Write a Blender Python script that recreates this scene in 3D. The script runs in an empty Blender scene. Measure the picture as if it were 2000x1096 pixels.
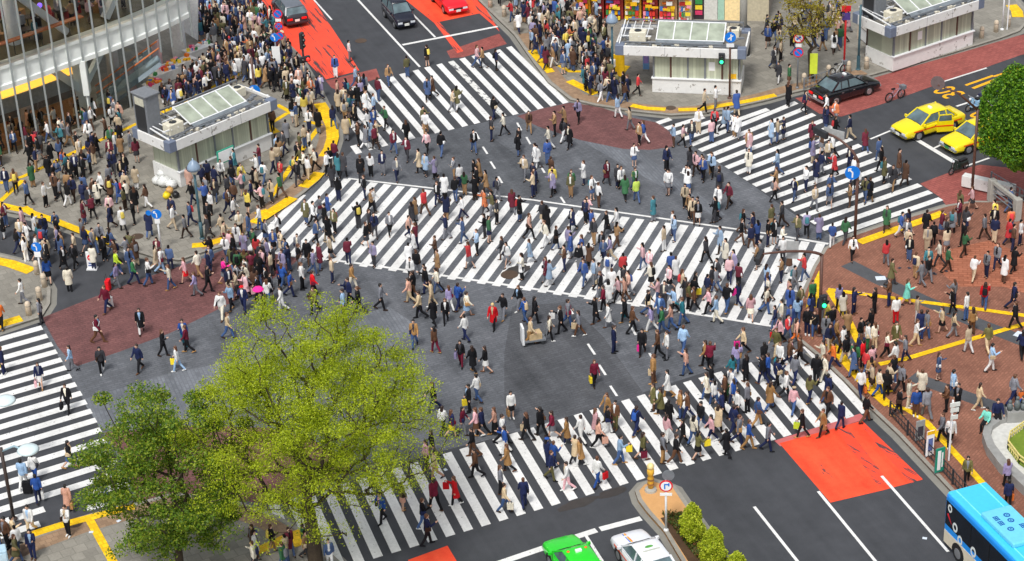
import bpy, bmesh, math, random
import numpy as np
from mathutils import Vector, Matrix
random.seed(7); R = random.random
scene = bpy.context.scene
COL = scene.collection
PI = math.pi
# ---------------------------------------------------------------- camera (fitted to the photograph, metres)
CF, CTH, CRO, CH = 4200.91, 0.503909, -0.044512, 57.9514
fw = Vector((0, math.cos(CTH), -math.sin(CTH))); rt0 = Vector((1, 0, 0)); up0 = rt0.cross(fw)
crt = rt0*math.cos(CRO)+up0*math.sin(CRO); cup = -rt0*math.sin(CRO)+up0*math.cos(CRO)
cam_d = bpy.data.cameras.new('camera'); cam = bpy.data.objects.new('camera', cam_d); COL.objects.link(cam)
M = Matrix.Identity(4)
for i in range(3): M[i][0], M[i][1], M[i][2] = crt[i], cup[i], -fw[i]
M[2][3] = CH
cam.matrix_world = M
cam_d.sensor_fit = 'HORIZONTAL'; cam_d.sensor_width = 36; cam_d.lens = CF/2000*36; cam_d.clip_start = 1; cam_d.clip_end = 2000
scene.camera = cam
def G(x, y, z=0.0):
    """survey point: where the sight line of a photo point meets height z"""
    d = fw*CF + crt*(x-1000) - cup*(y-548)
    t = (z-CH)/d.z
    return Vector((d.x*t, d.y*t, z))
def project(p):
    v = Vector(p)-Vector((0, 0, CH)); z = v.dot(fw)
    return 1000+CF*v.dot(crt)/z, 548-CF*v.dot(cup)/z
# ---------------------------------------------------------------- materials
def lin(c): 
    c = c/255.0
    return c/12.92 if c <= .04045 else ((c+.055)/1.055)**2.4
def S(r, g, b): return (lin(r), lin(g), lin(b), 1)
MATS = {}
def nt(name):
    m = bpy.data.materials.new(name); m.use_nodes = True; t = m.node_tree
    b = t.nodes['Principled BSDF']; MATS[name] = m
    return m, t, b, t.nodes.new, t.links.new
def mat(name, col, rough=.6, metal=0, noise=.12, scale=6, emit=0, spec=.5, coat=0):
    if name in MATS: return MATS[name]
    m, t, b, N, L = nt(name)
    b.inputs['Roughness'].default_value = rough; b.inputs['Metallic'].default_value = metal
    b.inputs['Specular IOR Level'].default_value = spec; b.inputs['Coat Weight'].default_value = coat
    if noise:
        g = N('ShaderNodeNewGeometry'); n = N('ShaderNodeTexNoise'); n.inputs['Scale'].default_value = scale; n.inputs['Detail'].default_value = 4
        L(g.outputs['Position'], n.inputs['Vector'])
        mr = N('ShaderNodeMapRange'); mr.inputs[1].default_value = .3; mr.inputs[2].default_value = .7; mr.inputs[3].default_value = 1-noise; mr.inputs[4].default_value = 1+noise
        L(n.outputs['Fac'], mr.inputs[0])
        mx = N('ShaderNodeMix'); mx.data_type = 'RGBA'; mx.blend_type = 'MULTIPLY'; mx.inputs[0].default_value = 1
        mx.inputs[6].default_value = col
        L(mr.outputs[0], mx.inputs[7]); L(mx.outputs[2], b.inputs['Base Color'])
    else: b.inputs['Base Color'].default_value = col
    if emit: b.inputs['Emission Color'].default_value = col; b.inputs['Emission Strength'].default_value = emit
    return m
def ground_mat(name, c1, c2, scales=(.25, 3, 40), amounts=(.35, .25, .3), brick=None, rough=.75, worn=None, rot=28, bump=0, streak=0):
    """two-colour mottled ground; brick=(w,h,mortar colour,amount); worn=(colour, threshold, scale, stretch)"""
    m, t, b, N, L = nt(name)
    g = N('ShaderNodeNewGeometry'); mp = N('ShaderNodeMapping'); mp.inputs['Rotation'].default_value[2] = math.radians(-rot)
    L(g.outputs['Position'], mp.inputs['Vector'])
    fac = None
    for s, a in zip(scales, amounts):
        n = N('ShaderNodeTexNoise'); n.inputs['Scale'].default_value = s; n.inputs['Detail'].default_value = 5; n.inputs['Roughness'].default_value = .6
        L(mp.outputs[0], n.inputs['Vector'])
        sub = N('ShaderNodeMath'); sub.operation = 'MULTIPLY_ADD'; sub.inputs[1].default_value = 2.2*a; sub.inputs[2].default_value = -1.1*a
        L(n.outputs['Fac'], sub.inputs[0])
        if fac is None: fac = sub
        else:
            ad = N('ShaderNodeMath'); ad.operation = 'ADD'; L(fac.outputs[0], ad.inputs[0]); L(sub.outputs[0], ad.inputs[1]); fac = ad
    if streak:      # tyre and drip marks drawn out along the avenue
        for sc_, st_, am in (((.9, .05, 1), 1.0, streak), ((2.6, .12, 1), 1.0, streak*.6), ((.5, .5, 1), .9, streak*.7)):
            ms = N('ShaderNodeMapping'); ms.inputs['Rotation'].default_value[2] = math.radians(-19.5); m2_ = N('ShaderNodeMapping'); m2_.inputs['Scale'].default_value = sc_; L(g.outputs['Position'], ms.inputs['Vector']); L(ms.outputs[0], m2_.inputs['Vector'])
            n = N('ShaderNodeTexNoise'); n.inputs['Scale'].default_value = st_; n.inputs['Detail'].default_value = 4; L(m2_.outputs[0], n.inputs['Vector'])
            sub = N('ShaderNodeMath'); sub.operation = 'MULTIPLY_ADD'; sub.inputs[1].default_value = 2.2*am; sub.inputs[2].default_value = -1.1*am; L(n.outputs['Fac'], sub.inputs[0])
            a2 = N('ShaderNodeMath'); a2.operation = 'ADD'; L(fac.outputs[0], a2.inputs[0]); L(sub.outputs[0], a2.inputs[1]); fac = a2
    ad = N('ShaderNodeMath'); ad.operation = 'ADD'; ad.use_clamp = True; ad.inputs[1].default_value = .5; L(fac.outputs[0], ad.inputs[0])
    mx = N('ShaderNodeMix'); mx.data_type = 'RGBA'; mx.inputs[6].default_value = c1; mx.inputs[7].default_value = c2
    L(ad.outputs[0], mx.inputs[0]); out = mx.outputs[2]
    if brick:
        bk = N('ShaderNodeTexBrick'); bk.inputs['Scale'].default_value = 1; bk.inputs['Brick Width'].default_value = brick[0]; bk.inputs['Row Height'].default_value = brick[1]
        bk.inputs['Mortar Size'].default_value = brick[4] if len(brick) > 4 else .02; bk.inputs['Color1'].default_value = (.72, .72, .72, 1); bk.inputs['Color2'].default_value = (1.22, 1.22, 1.22, 1)
        bk.inputs['Mortar'].default_value = brick[2]; bk.inputs['Bias'].default_value = 0
        L(mp.outputs[0], bk.inputs['Vector'])
        m2 = N('ShaderNodeMix'); m2.data_type = 'RGBA'; m2.blend_type = 'MULTIPLY'; m2.inputs[0].default_value = brick[3]
        L(out, m2.inputs[6]); L(bk.outputs['Color'], m2.inputs[7]); out = m2.outputs[2]
    if worn:
        n = N('ShaderNodeTexNoise'); n.inputs['Scale'].default_value = worn[2]; n.inputs['Detail'].default_value = 6; n.inputs['Roughness'].default_value = .7
        mp2 = N('ShaderNodeMapping'); mp2.inputs['Scale'].default_value = worn[3]; L(mp.outputs[0], mp2.inputs['Vector']); L(mp2.outputs[0], n.inputs['Vector'])
        mr = N('ShaderNodeMapRange'); mr.inputs[1].default_value = worn[1]; mr.inputs[2].default_value = worn[1]+.04; L(n.outputs['Fac'], mr.inputs[0])
        m3 = N('ShaderNodeMix'); m3.data_type = 'RGBA'; m3.inputs[7].default_value = worn[0]; L(mr.outputs[0], m3.inputs[0]); L(out, m3.inputs[6]); out = m3.outputs[2]
    L(out, b.inputs['Base Color']); b.inputs['Roughness'].default_value = rough; b.inputs['Specular IOR Level'].default_value = .35
    if bump:
        bp = N('ShaderNodeBump'); bp.inputs['Strength'].default_value = bump; bp.inputs['Distance'].default_value = .02; L(ad.outputs[0], bp.inputs['Height']); L(bp.outputs[0], b.inputs['Normal'])
    return m
def leaf_mat(name, c1, c2, c3):
    m, t, b, N, L = nt(name)
    g = N('ShaderNodeNewGeometry'); r = N('ShaderNodeValToRGB')
    r.color_ramp.elements[0].color = c1; r.color_ramp.elements[1].color = c3
    e = r.color_ramp.elements.new(.5); e.color = c2
    L(g.outputs['Random Per Island'], r.inputs[0]); L(r.outputs[0], b.inputs['Base Color']); b.inputs['Roughness'].default_value = .55
    tr = N('ShaderNodeBsdfTranslucent'); L(r.outputs[0], tr.inputs['Color']); ms = N('ShaderNodeMixShader'); ms.inputs[0].default_value = .42
    L(b.outputs[0], ms.inputs[1]); L(tr.outputs[0], ms.inputs[2]); L(ms.outputs[0], t.nodes['Material Output'].inputs['Surface'])
    return m
def glass_mat(name, tint=(.75, .82, .85, 1), refl=.12):
    m, t, b, N, L = nt(name)
    t.nodes.remove(b)
    tr = N('ShaderNodeBsdfTransparent'); tr.inputs[0].default_value = tint
    gl = N('ShaderNodeBsdfGlossy'); gl.inputs['Roughness'].default_value = .05
    fr = N('ShaderNodeFresnel'); fr.inputs[0].default_value = 1.5
    ms = N('ShaderNodeMixShader'); L(fr.outputs[0], ms.inputs[0]); L(tr.outputs[0], ms.inputs[1]); L(gl.outputs[0], ms.inputs[2])
    L(ms.outputs[0], t.nodes['Material Output'].inputs['Surface'])
    return m
# ---------------------------------------------------------------- mesh builder
class MB:
    def __init__(s): s.v = []; s.f = []; s.mi = []
    def add(s, vs, fs, mi=0):
        o = len(s.v); s.v += [tuple(v) for v in vs]; s.f += [tuple(o+i for i in f) for f in fs]; s.mi += [mi]*len(fs); return s
    def box(s, c, size, rz=0, mi=0, M=None):
        hx, hy, hz = [q/2 for q in size]
        vs = [Vector((x*hx, y*hy, z*hz)) for z in (-1, 1) for y in (-1, 1) for x in (-1, 1)]
        m = Matrix.Rotation(rz, 3, 'Z') if M is None else M
        return s.add([m@v+Vector(c) for v in vs], [(0, 2, 3, 1), (4, 5, 7, 6), (0, 1, 5, 4), (2, 6, 7, 3), (0, 4, 6, 2), (1, 3, 7, 5)], mi)
    def bar(s, a, b, w, h, mi=0, up=Vector((0, 0, 1))):
        a, b = Vector(a), Vector(b); x = (b-a); l = x.length
        if l < 1e-6: return s
        x /= l; y = up.cross(x)
        if y.length < 1e-4: y = Vector((1, 0, 0)).cross(x)
        y.normalize(); z = x.cross(y)
        return s.box((a+b)/2, (l, w, h), mi=mi, M=Matrix((x, y, z)).transposed())
    def tube(s, pts, rad, n=8, mi=0, cap=True):
        pts = [Vector(p) for p in pts]
        if not hasattr(rad, '__len__'): rad = [rad]*len(pts)
        o = len(s.v); ref = None
        for i, p in enumerate(pts):
            d = (pts[min(i+1, len(pts)-1)]-pts[max(i-1, 0)]).normalized()
            if ref is None: ref = d.orthogonal().normalized()
            x = (ref-d*ref.dot(d)).normalized(); ref = x; y = d.cross(x)
            for k in range(n):
                a = 2*PI*k/n; q = p+(x*math.cos(a)+y*math.sin(a))*rad[i]; s.v.append(tuple(q))
        for i in range(len(pts)-1):
            for k in range(n):
                s.f.append((o+i*n+k, o+i*n+(k+1) % n, o+(i+1)*n+(k+1) % n, o+(i+1)*n+k)); s.mi.append(mi)
        if cap:
            s.f.append(tuple(o+k for k in reversed(range(n)))); s.mi.append(mi)
            s.f.append(tuple(o+(len(pts)-1)*n+k for k in range(n))); s.mi.append(mi)
        return s
    def loft(s, rings, mi=0, cap=True, closed=True):
        n = len(rings[0]); o = len(s.v)
        for r in rings: s.v += [tuple(q) for q in r]
        for i in range(len(rings)-1):
            for k in range(n if closed else n-1):
                s.f.append((o+i*n+k, o+i*n+(k+1) % n, o+(i+1)*n+(k+1) % n, o+(i+1)*n+k)); s.mi.append(mi)
        if cap:
            s.f.append(tuple(o+k for k in reversed(range(n)))); s.mi.append(mi)
            s.f.append(tuple(o+(len(rings)-1)*n+k for k in range(n))); s.mi.append(mi)
        return s
    def ell(s, c, r, nu=10, nv=6, mi=0, M=None):
        c = Vector(c); rings = []
        if not hasattr(r, '__len__'): r = (r, r, r)
        for j in range(nv+1):
            a = -PI/2+PI*j/nv; a = max(min(a, PI/2-.05), -PI/2+.05)
            ring = []
            for k in range(nu):
                b = 2*PI*k/nu; v = Vector((r[0]*math.cos(a)*math.cos(b), r[1]*math.cos(a)*math.sin(b), r[2]*math.sin(a)))
                ring.append(c+(M@v if M else v))
            rings.append(ring)
        return s.loft(rings, mi)
    def lathe(s, c, prof, n=16, mi=0, cap=True):
        c = Vector(c)
        return s.loft([[c+Vector((r*math.cos(2*PI*k/n), r*math.sin(2*PI*k/n), z)) for k in range(n)] for r, z in prof], mi, cap)
    def poly(s, pts, mi=0):
        return s.add(pts, [tuple(range(len(pts)))], mi)
    def prism(s, pts, z0, z1, mi=0):
        pts = [Vector(p) for p in pts]; n = len(pts)
        if sum(pts[i].x*pts[(i+1) % n].y-pts[(i+1) % n].x*pts[i].y for i in range(n)) < 0: pts.reverse()
        lo = [(p.x, p.y, z0) for p in pts]; hi = [(p.x, p.y, z1) for p in pts]
        return s.add(lo+hi, [tuple(reversed(range(n))), tuple(range(n, 2*n))]+[(i, (i+1) % n, n+(i+1) % n, n+i) for i in range(n)], mi)
    def mesh(s, name, mats, smooth=False):
        me = bpy.data.meshes.new(name); me.from_pydata(s.v, [], s.f)
        mats = mats if isinstance(mats, (list, tuple)) else [mats]
        for m in mats: me.materials.append(m)
        if len(mats) > 1: me.polygons.foreach_set('material_index', s.mi)
        if smooth: me.polygons.foreach_set('use_smooth', [True]*len(me.polygons))
        me.update(); return me
    def build(s, name, mats, parent=None, smooth=False):
        o = bpy.data.objects.new(name, s.mesh(name, mats, smooth)); COL.objects.link(o)
        if parent: o.parent = parent
        return o
def bevel(o, w=.03, seg=2):
    m = o.modifiers.new('soft_edges', 'BEVEL'); m.width = w; m.segments = seg; m.limit_method = 'ANGLE'; m.angle_limit = math.radians(40)
    return o
def tag(o, label=None, cat=None, group=None, kind=None):
    if label: o['label'] = label
    if cat: o['category'] = cat
    if group: o['group'] = group
    if kind: o['kind'] = kind
    return o
def empty(name, loc, rz=0, label=None, cat=None, group=None):
    o = bpy.data.objects.new(name, None); COL.objects.link(o); o.location = loc; o.rotation_euler = (0, 0, rz); o.empty_display_size = .2
    return tag(o, label, cat, group)
def struct(mb, name, m, smooth=False, kind='structure'):
    return tag(mb.build(name, m, smooth=smooth), kind=kind)
def copy_tree(o, parent=None):
    c = o.copy(); COL.objects.link(c)
    if parent: c.parent = parent; c.matrix_parent_inverse = o.matrix_parent_inverse
    for ch in o.children: copy_tree(ch, c)
    return c
ST = math.radians(28.3)      # the shopping street's axis
RD = math.radians(-71)       # the avenue's axis
# ================================================================ GROUND
asphalt = ground_mat('asphalt', S(52, 54, 58), S(80, 82, 87), (.12, 1.2, 30), (.35, .3, .7), streak=.3, rough=.8, bump=.15)
paver = ground_mat('grey_paver', S(78, 81, 86), S(116, 119, 125), (.1, .8, 22), (.4, .35, .75), brick=(.46, .2, (.62, .62, .64, 1), .55, .03), streak=.45, rough=.7, rot=26, bump=.1)
paver_light = ground_mat('light_paver', S(92, 96, 102), S(130, 134, 141), (.2, .9, 22), (.4, .4, .75), brick=(.46, .2, (.62, .62, .64, 1), .5, .03), streak=.45, rough=.7, rot=-71)
redbrick = ground_mat('red_brick_paving', S(92, 62, 62), S(136, 92, 90), (.15, 1.2, 16), (.4, .35, .7), brick=(.44, .2, (.62, .56, .56, 1), .6, .03), streak=.3, rough=.75, rot=28)
pinkbrick = ground_mat('pink_brick_paving', S(136, 72, 68), S(172, 98, 90), (.15, 1.2, 12), (.4, .35, .4), brick=(.44, .2, (.64, .56, .56, 1), .6, .03), streak=.3, rough=.75, rot=28)
plaza_m = ground_mat('plaza_brick', S(120, 80, 66), S(166, 116, 96), (.16, 1.3, 16), (.4, .35, .6), brick=(.3, .15, (.66, .6, .56, 1), .6, .025), rough=.75, rot=52, streak=.25)
orange_m = ground_mat('orange_lane_paint', S(232, 56, 32), S(255, 100, 62), (.4, 3, 30), (.3, .25, .5), worn=(S(70, 64, 66), .64, 1.1, (.9, .22, 1)), rough=.7, rot=19.5, streak=.45)
orange_worn = ground_mat('worn_orange_paint', S(244, 62, 40), S(252, 98, 70), (.4, 3, 30), (.3, .2, .3), worn=(S(78, 66, 68), .55, 1.3, (3.2, .16, 1)), rough=.7, rot=19.5)
orange_streak = ground_mat('streaked_orange_paint', S(244, 62, 40), S(252, 92, 62), (.4, 3, 30), (.3, .2, .3), worn=(S(76, 68, 70), .53, 1.2, (2.4, .22, 1)), rough=.7, rot=38)
white_m = ground_mat('road_white', S(196, 196, 194), S(252, 252, 250), (.6, 5, 40), (.3, .3, .4), streak=.3, worn=(S(118, 118, 120), .62, 5.5, (1, 1, 1)), rough=.7)
white_old = ground_mat('old_road_white', S(200, 200, 196), S(240, 240, 236), (.6, 5, 40), (.3, .3, .4), worn=(S(90, 91, 95), .52, 3.2, (1, .5, 1)), rough=.7)
flag_m = ground_mat('flagstone', S(122, 118, 110), S(158, 154, 144), (.2, 1.5, 10), (.4, .4, .4), brick=(.6, .6, (.6, .6, .58, 1), .55, .02), rough=.75)
tan_m = ground_mat('tan_band', S(138, 112, 90), S(170, 142, 114), (.3, 2, 14), (.35, .35, .4), brick=(.3, .3, (.7, .7, .7, 1), .6, .02), rough=.75)
kerb_m = ground_mat('kerb_stone', S(128, 124, 116), S(172, 168, 158), (.6, 3, 20), (.4, .4, .4), rough=.75)
yel_m = ground_mat('tactile_yellow', S(240, 186, 10), S(255, 216, 34), (.8, 4, 30), (.35, .3, .3), brick=(.3, .3, (.72, .66, .5, 1), .6, .03), worn=(S(190, 150, 40), .68, 2.5, (1, 1, 1)), rough=.65)
yel_paint = ground_mat('yellow_road_paint', S(240, 170, 20), S(252, 190, 40), (.8, 4, 30), (.3, .3, .3), worn=(S(90, 84, 70), .66, 3, (1, 1, 1)), rough=.7)
darkband_m = ground_mat('dark_band', S(66, 68, 72), S(96, 98, 102), (.3, 2, 14), (.35, .35, .4), rough=.75)
isle_m = ground_mat('island_paving', S(196, 146, 92), S(222, 172, 116), (.5, 3, 14), (.35, .35, .4), rough=.75)
iron_m = ground_mat('manhole_iron', S(66, 54, 46), S(98, 80, 66), (2, 8, 30), (.3, .3, .4), rough=.6)
gutter_m = ground_mat('gutter_concrete', S(118, 116, 110), S(150, 148, 140), (.4, 2, 20), (.4, .4, .4), rough=.75)
soil_m = ground_mat('soil', S(62, 46, 34), S(96, 72, 50), (1, 5, 30), (.4, .4, .4), rough=.9)

struct(MB().poly([(-400, -150, 0), (400, -150, 0), (400, 500, 0), (-400, 500, 0)]), 'ground', asphalt)
def sheet(name, px, m, z, zs=None):
    return struct(MB().poly(ccw([G(x, y, zs if zs is not None else 0)*1 for x, y in px], z)), name, m)
def ccw(P, z):
    P = [Vector((p[0], p[1], z)) for p in P]
    if sum(P[i].x*P[i-1].y-P[i-1].x*P[i].y for i in range(len(P))) > 0: P.reverse()
    return P
# paver centre of the scramble
sheet('road_paving', [(690, 292), (862, 260), (1000, 226), (1113, 199), (1284, 236), (1360, 290), (1470, 362), (1560, 425), (1640, 470), (1620, 500), (1575, 560), (1553, 640), (1560, 662), (1590, 690), (1575, 690),
                      (1400, 720), (1190, 788), (1000, 848), (850, 884), (740, 918), (650, 955), (545, 1000), (430, 985), (255, 985), (235, 900), (197, 840), (150, 760), (82, 640), (200, 575), (446, 480), (520, 440), (640, 340)], paver, .004)
sheet('road_paving', [(160, 781), (330, 730), (480, 700), (600, 640), (760, 600), (820, 640), (700, 720), (520, 790), (420, 815), (250, 842), (197, 838)], paver_light, .008)
sheet('road_paving', [(1113, 262), (1138, 250), (1255, 300), (1420, 420), (1400, 425), (1230, 330)], paver_light, .008)
sheet('road', [(1000, 600), (1110, 590), (1180, 660), (1265, 780), (1180, 792), (1010, 838), (985, 790), (985, 690)], ground_mat('dark_paver', S(60, 62, 66), S(98, 100, 105), (.12, .8, 22), (.45, .4, .75), brick=(.46, .2, (.62, .62, .64, 1), .5, .03), streak=.45, rough=.72, rot=26), .008)
sheet('road', [(830, 265), (925, 244), (1120, 380), (1040, 388), (880, 370)], ground_mat('dark_paver_upper', S(68, 71, 76), S(104, 107, 112), (.12, .8, 22), (.45, .4, .75), brick=(.46, .2, (.62, .62, .64, 1), .5, .03), streak=.45, rough=.72, rot=26), .008)
sheet('road_paving', [(82, 621), (190, 578), (274, 546), (394, 506), (444, 485), (520, 490), (584, 506), (560, 527), (500, 566), (427, 604), (334, 650), (234, 687), (146, 717), (112, 676)], redbrick, .0085)
sheet('road_paving', [(1010, 227), (1060, 212), (1113, 201), (1167, 208), (1234, 230), (1284, 240), (1313, 262), (1314, 287), (1270, 293), (1217, 291), (1134, 274), (1050, 247)], redbrick, .0085)
sheet('road_paving', [(205, 845), (300, 838), (420, 832), (520, 836), (600, 855), (690, 905), (655, 935), (600, 960), (540, 985), (430, 975), (270, 975), (240, 900)], redbrick, .0085)
sheet('road_paving', [(1797, 359), (1854, 337), (1914, 322), (1990, 330), (2080, 340), (2040, 420), (1850, 404), (1835, 385)], pinkbrick, .006)
sheet('road_paving', [(1553, 192), (1640, 176), (1714, 150), (1870, 105), (1988, 70), (2060, 55), (2075, 85), (1990, 109), (1854, 157), (1734, 200), (1643, 228), (1600, 222)], pinkbrick, .006)
sheet('road_paving', [(636, 158), (735, 134), (742, 152), (662, 178), (648, 172)], pinkbrick, .0055)
sheet('road_paving', [(872, 100), (975, 66), (990, 86), (905, 112), (880, 114)], pinkbrick, .0055)
sheet('road_paving', [(1512, 861), (1680, 808), (1692, 818), (1524, 872)], ground_mat('faded_pink_paint', S(180, 90, 92), S(214, 122, 120), (.4, 3, 30), (.4, .4, .3), worn=(S(90, 84, 86), .6, 2, (1, 1, 1)), rot=20), .006)
sheet('bus_lane', [(470, -40), (586, -40), (612, 0), (664, 78), (702, 138), (634, 156), (560, 80), (495, 0)], orange_worn, .007)
sheet('bus_lane', [(765, -30), (905, -30), (938, 26), (848, 45), (792, 0)], orange_m, .007)
sheet('bus_lane', [(905, -30), (920, -30), (976, 62), (966, 52), (937, 27)], orange_worn, .0075)
sheet('bus_lane', [(848, 45), (858, 43), (905, 100), (893, 104)], orange_worn, .0075)
sheet('bus_lane', [(1522, 866), (1684, 822), (1802, 937), (1724, 958), (1622, 982)], orange_m, .007)
sheet('bus_lane', [(1632, 838), (1652, 832), (1732, 936), (1716, 950), (1690, 915)], orange_streak, .0085)
sheet('bus_lane', [(1676, 824), (1688, 826), (1802, 936), (1780, 944), (1735, 895)], orange_streak, .0085)
sheet('bus_lane', [(797, 1094), (874, 1066), (912, 1130), (800, 1150)], orange_m, .007)
# ---------------------------------------------------------------- painted lines
NL = [0]
def line(mb, a, b, w, z=.012):
    NL[0] += 1; z += NL[0]*.00006
    a, b = G(*a), G(*b); d = (b-a).normalized(); n = Vector((-d.y, d.x, 0))*w/2
    mb.poly(ccw([a-n, b-n, b+n, a+n], z))
mb = MB()
for a, b, w in [((676, -25), (820, 131), .16), ((806, 28), (850, 73), .15), ((745, -35), (764, -15), .15), ((600, -15), (648, 39), .13), ((786, 88), (972, 52), .28),
                ((1826, 165), (1927, 133), .15), ((1700, 272), (1748, 252), .15), ((1868, 208), (1918, 192), .17), ((1960, 180), (2040, 152), .17), ((1782, 268), (1872, 322), .33), ((1824, 290), (1842, 281), .15), ((1886, 325), (1932, 309), .15),
                ((1598, 960), (1725, 1115), .15), ((1473, 990), (1580, 1125), .15), ((1722, 930), (1852, 1078), .15), ((940, 1112), (1075, 1066), .36), ((1100, 1057), (1165, 1036), .36), ((1172, 1034), (1252, 1013), .36), ((1144, 1046), (1190, 1118), .15),
                ((1028, 1110), (1046, 1140), .15)]: line(mb, a, b, w)
for a, b in [((1010, 240), (1018, 255)), ((1028, 268), (1036, 282)), ((1054, 322), (1064, 338)), ((928, 258), (936, 272)), ((943, 287), (952, 301)), ((958, 316), (967, 330)), ((973, 345), (981, 358)), ((1095, 385), (1103, 397)),
             ((1106, 594), (1119, 614)), ((1148, 672), (1162, 693)), ((1170, 713), (1183, 733)), ((1192, 754), (1205, 774)), ((1230, 634), (1242, 655)), ((1248, 652), (1254, 660)), ((1268, 690), (1276, 702))]: line(mb, a, b, .13)
struct(mb, 'road_markings', white_m)
mb = MB()
line(mb, (1886, 167), (1940, 148), .22); line(mb, (1900, 173), (1995, 136), .26); line(mb, (1940, 150), (2010, 128), .2)
struct(mb, 'road_markings', yel_paint)
# painted numerals: the speed limit 30, read by drivers coming from the upper right
def numeral(txt, px, size, rz, stretch, m):
    c = bpy.data.curves.new('t', 'FONT'); c.body = txt; c.align_x = 'CENTER'; c.align_y = 'CENTER'; c.size = size; c.offset = .012
    o = bpy.data.objects.new('t', c); COL.objects.link(o); dg = bpy.context.evaluated_depsgraph_get(); me = bpy.data.meshes.new_from_object(o.evaluated_get(dg))
    bpy.data.objects.remove(o); me.name = 'road_markings'; me.materials.clear(); me.materials.append(m)
    p = bpy.data.objects.new('road_markings', me); COL.objects.link(p); g = G(*px); p.location = (g.x, g.y, .012); p.rotation_euler = (0, 0, rz); p.scale = (1, stretch, 1); tag(p, kind='structure')
    return me
numeral('30', (1855, 180), 1.7, math.radians(118), 1.35, yel_paint)
numeral('0', (1918, 222), 1.7, math.radians(118), 1.35, yel_paint)
# ---------------------------------------------------------------- zebra crossings
def zebra(name, rows, w, ends, m=white_m, old=()):
    mb = MB(); mo = MB()
    e = (G(*ends[1])-G(*ends[0])).normalized()
    for i, (t, b) in enumerate(rows):
        t, b = (Vector((q[0], q[1], 0)) for q in (t, b))
        (mo if i in old else mb).poly(ccw([t-e*w/2, t+e*w/2, b+e*w/2, b-e*w/2], .013))
    struct(mb, name, m)
    if old: struct(mo, name, white_old)
def Z(ox, oy, s, x, y): return G(ox+x/s, oy+y/s)
T1 = [(1415, 47), (1325, 72), (1240, 95), (1145, 115), (1050, 137), (962, 160), (870, 182), (775, 205), (685, 230), (580, 257), (490, 283), (390, 306), (295, 335), (200, 358), (100, 385), (192, 655), (200, 818)]
B1 = [(1860, 487), (1765, 508), (1665, 531), (1568, 555), (1470, 576), (1375, 591), (1268, 617), (1170, 645), (1075, 668), (968, 694), (863, 718), (765, 743), (663, 767), (560, 794), (450, 823), (350, 850), (245, 880)]
zebra('crosswalk_top', [(Z(640, 80, 4, *a), Z(640, 80, 4, *b)) for a, b in zip(T1, B1)], .44, ((662, 177), (993, 92)), old=(5,))
rows = []
L4, L19, R4_, R19 = Z(1260, 180, 3.332, 300, 345), Z(1260, 180, 3.332, 1218, 937), Z(1260, 180, 3.332, 985, 68), Z(1260, 180, 3.332, 1925, 695)
clip = {0: (165, 175), 1: (380, 162), 2: (560, 150), 3: (800, 112)}
for k in range(20):
    t = (k-4)/15.0; a = L4.lerp(L19, t); b = R4_.lerp(R19, t)
    if k in clip: b = Z(1260, 180, 3.332, *clip[k])
    rows.append((a, b))
zebra('crosswalk_right', rows, .47, ((1364, 290), (1630, 462)))
# the long diagonal crossing
vp = fw*CF+crt*(2678-1000)-cup*(-1418-548); dv = Vector((vp.x, vp.y, 0)).normalized()
pts = [(1495, 632, 0), (1461, 627.5, 1), (1370, 611, 4), (1279, 594, 7), (1147, 578, 11), (1032, 557, 15), (883, 538, 20), (742, 521, 25), (628, 509, 29)]
A = np.array([[1, k] for *_, k in pts]); P = np.array([list(G(x, y))[:2] for x, y, _ in pts]); sol = np.linalg.lstsq(A, P, rcond=None)[0]
tA, tB = G(680, 350), G(1615, 478); bA, bB = G(446, 483), G(1560, 645)
kerbA = [(447, 476), (482, 458), (516, 430), (554, 405), (578, 389), (597, 374), (628, 349), (650, 330)]
def hit(p, d, a, b):
    e = b-a; den = d.x*e.y-d.y*e.x
    t = ((a.x-p.x)*e.y-(a.y-p.y)*e.x)/den
    return t, ((a.x-p.x)*d.y-(a.y-p.y)*d.x)/den
rows = []
for k in range(-1, 35):
    p = Vector((sol[0][0]+sol[1][0]*k, sol[0][1]+sol[1][1]*k, 0)); t0, _ = hit(p, dv, bA, bB); p = p+dv*t0
    t1, _ = hit(p, dv, tA, tB); tops = [t1]
    for i in range(len(kerbA)-1):
        t, u = hit(p, dv, G(*kerbA[i]), G(*kerbA[i+1]))
        if 0 <= u <= 1 and t > .3: tops.append(t-.5)
    if k == -1: p = p+dv*4; tops = [t1-.0]; 
    t1 = min(tops)
    if k == -1: t1 -= 4
    if t1 > .8: rows.append((p+dv*t1, p))
zebra('crosswalk_diagonal', rows, .5, ((446, 483), (1560, 645)))
mb = MB(); 
for a, b, w in [((680, 349), (1040, 391), .17), ((1040, 391), (1500, 457), .17), ((1500, 457), (1618, 477), .2), ((444, 483), (700, 515), .2), ((700, 515), (860, 538), .2), ((860, 538), (1200, 588), .2), ((1200, 588), (1560, 646), .2)]: line(mb, a, b, w, .017)
struct(mb, 'crosswalk_border', white_m)
rows = []
t0, t19, b0, b19 = G(1002.2, 846.7), G(1575, 676), G(1086.3, 985.9), G(1691, 806.6)
for k in range(-14, 20):
    q = k/19.0; a = t0.lerp(t19, q) if q >= 0 else t0+(t19-t0)*q; b = b0.lerp(b19, q) if q >= 0 else b0+(b19-b0)*q
    if k == 18: a, b0_ = a, b
    rows.append((a, b))
zebra('crosswalk_bottom', rows, .47, ((1002, 847), (1575, 676)))
rows = []
rp = [(205, 50), (230, 90), (255, 130), (276, 166), (299, 206), (320, 245), (345, 285), (370, 326), (396, 369), (420, 411), (445, 456), (468, 500), (490, 547), (515, 597), (541, 650), (568, 700), (596, 752), (625, 805), (655, 858)]
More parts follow.
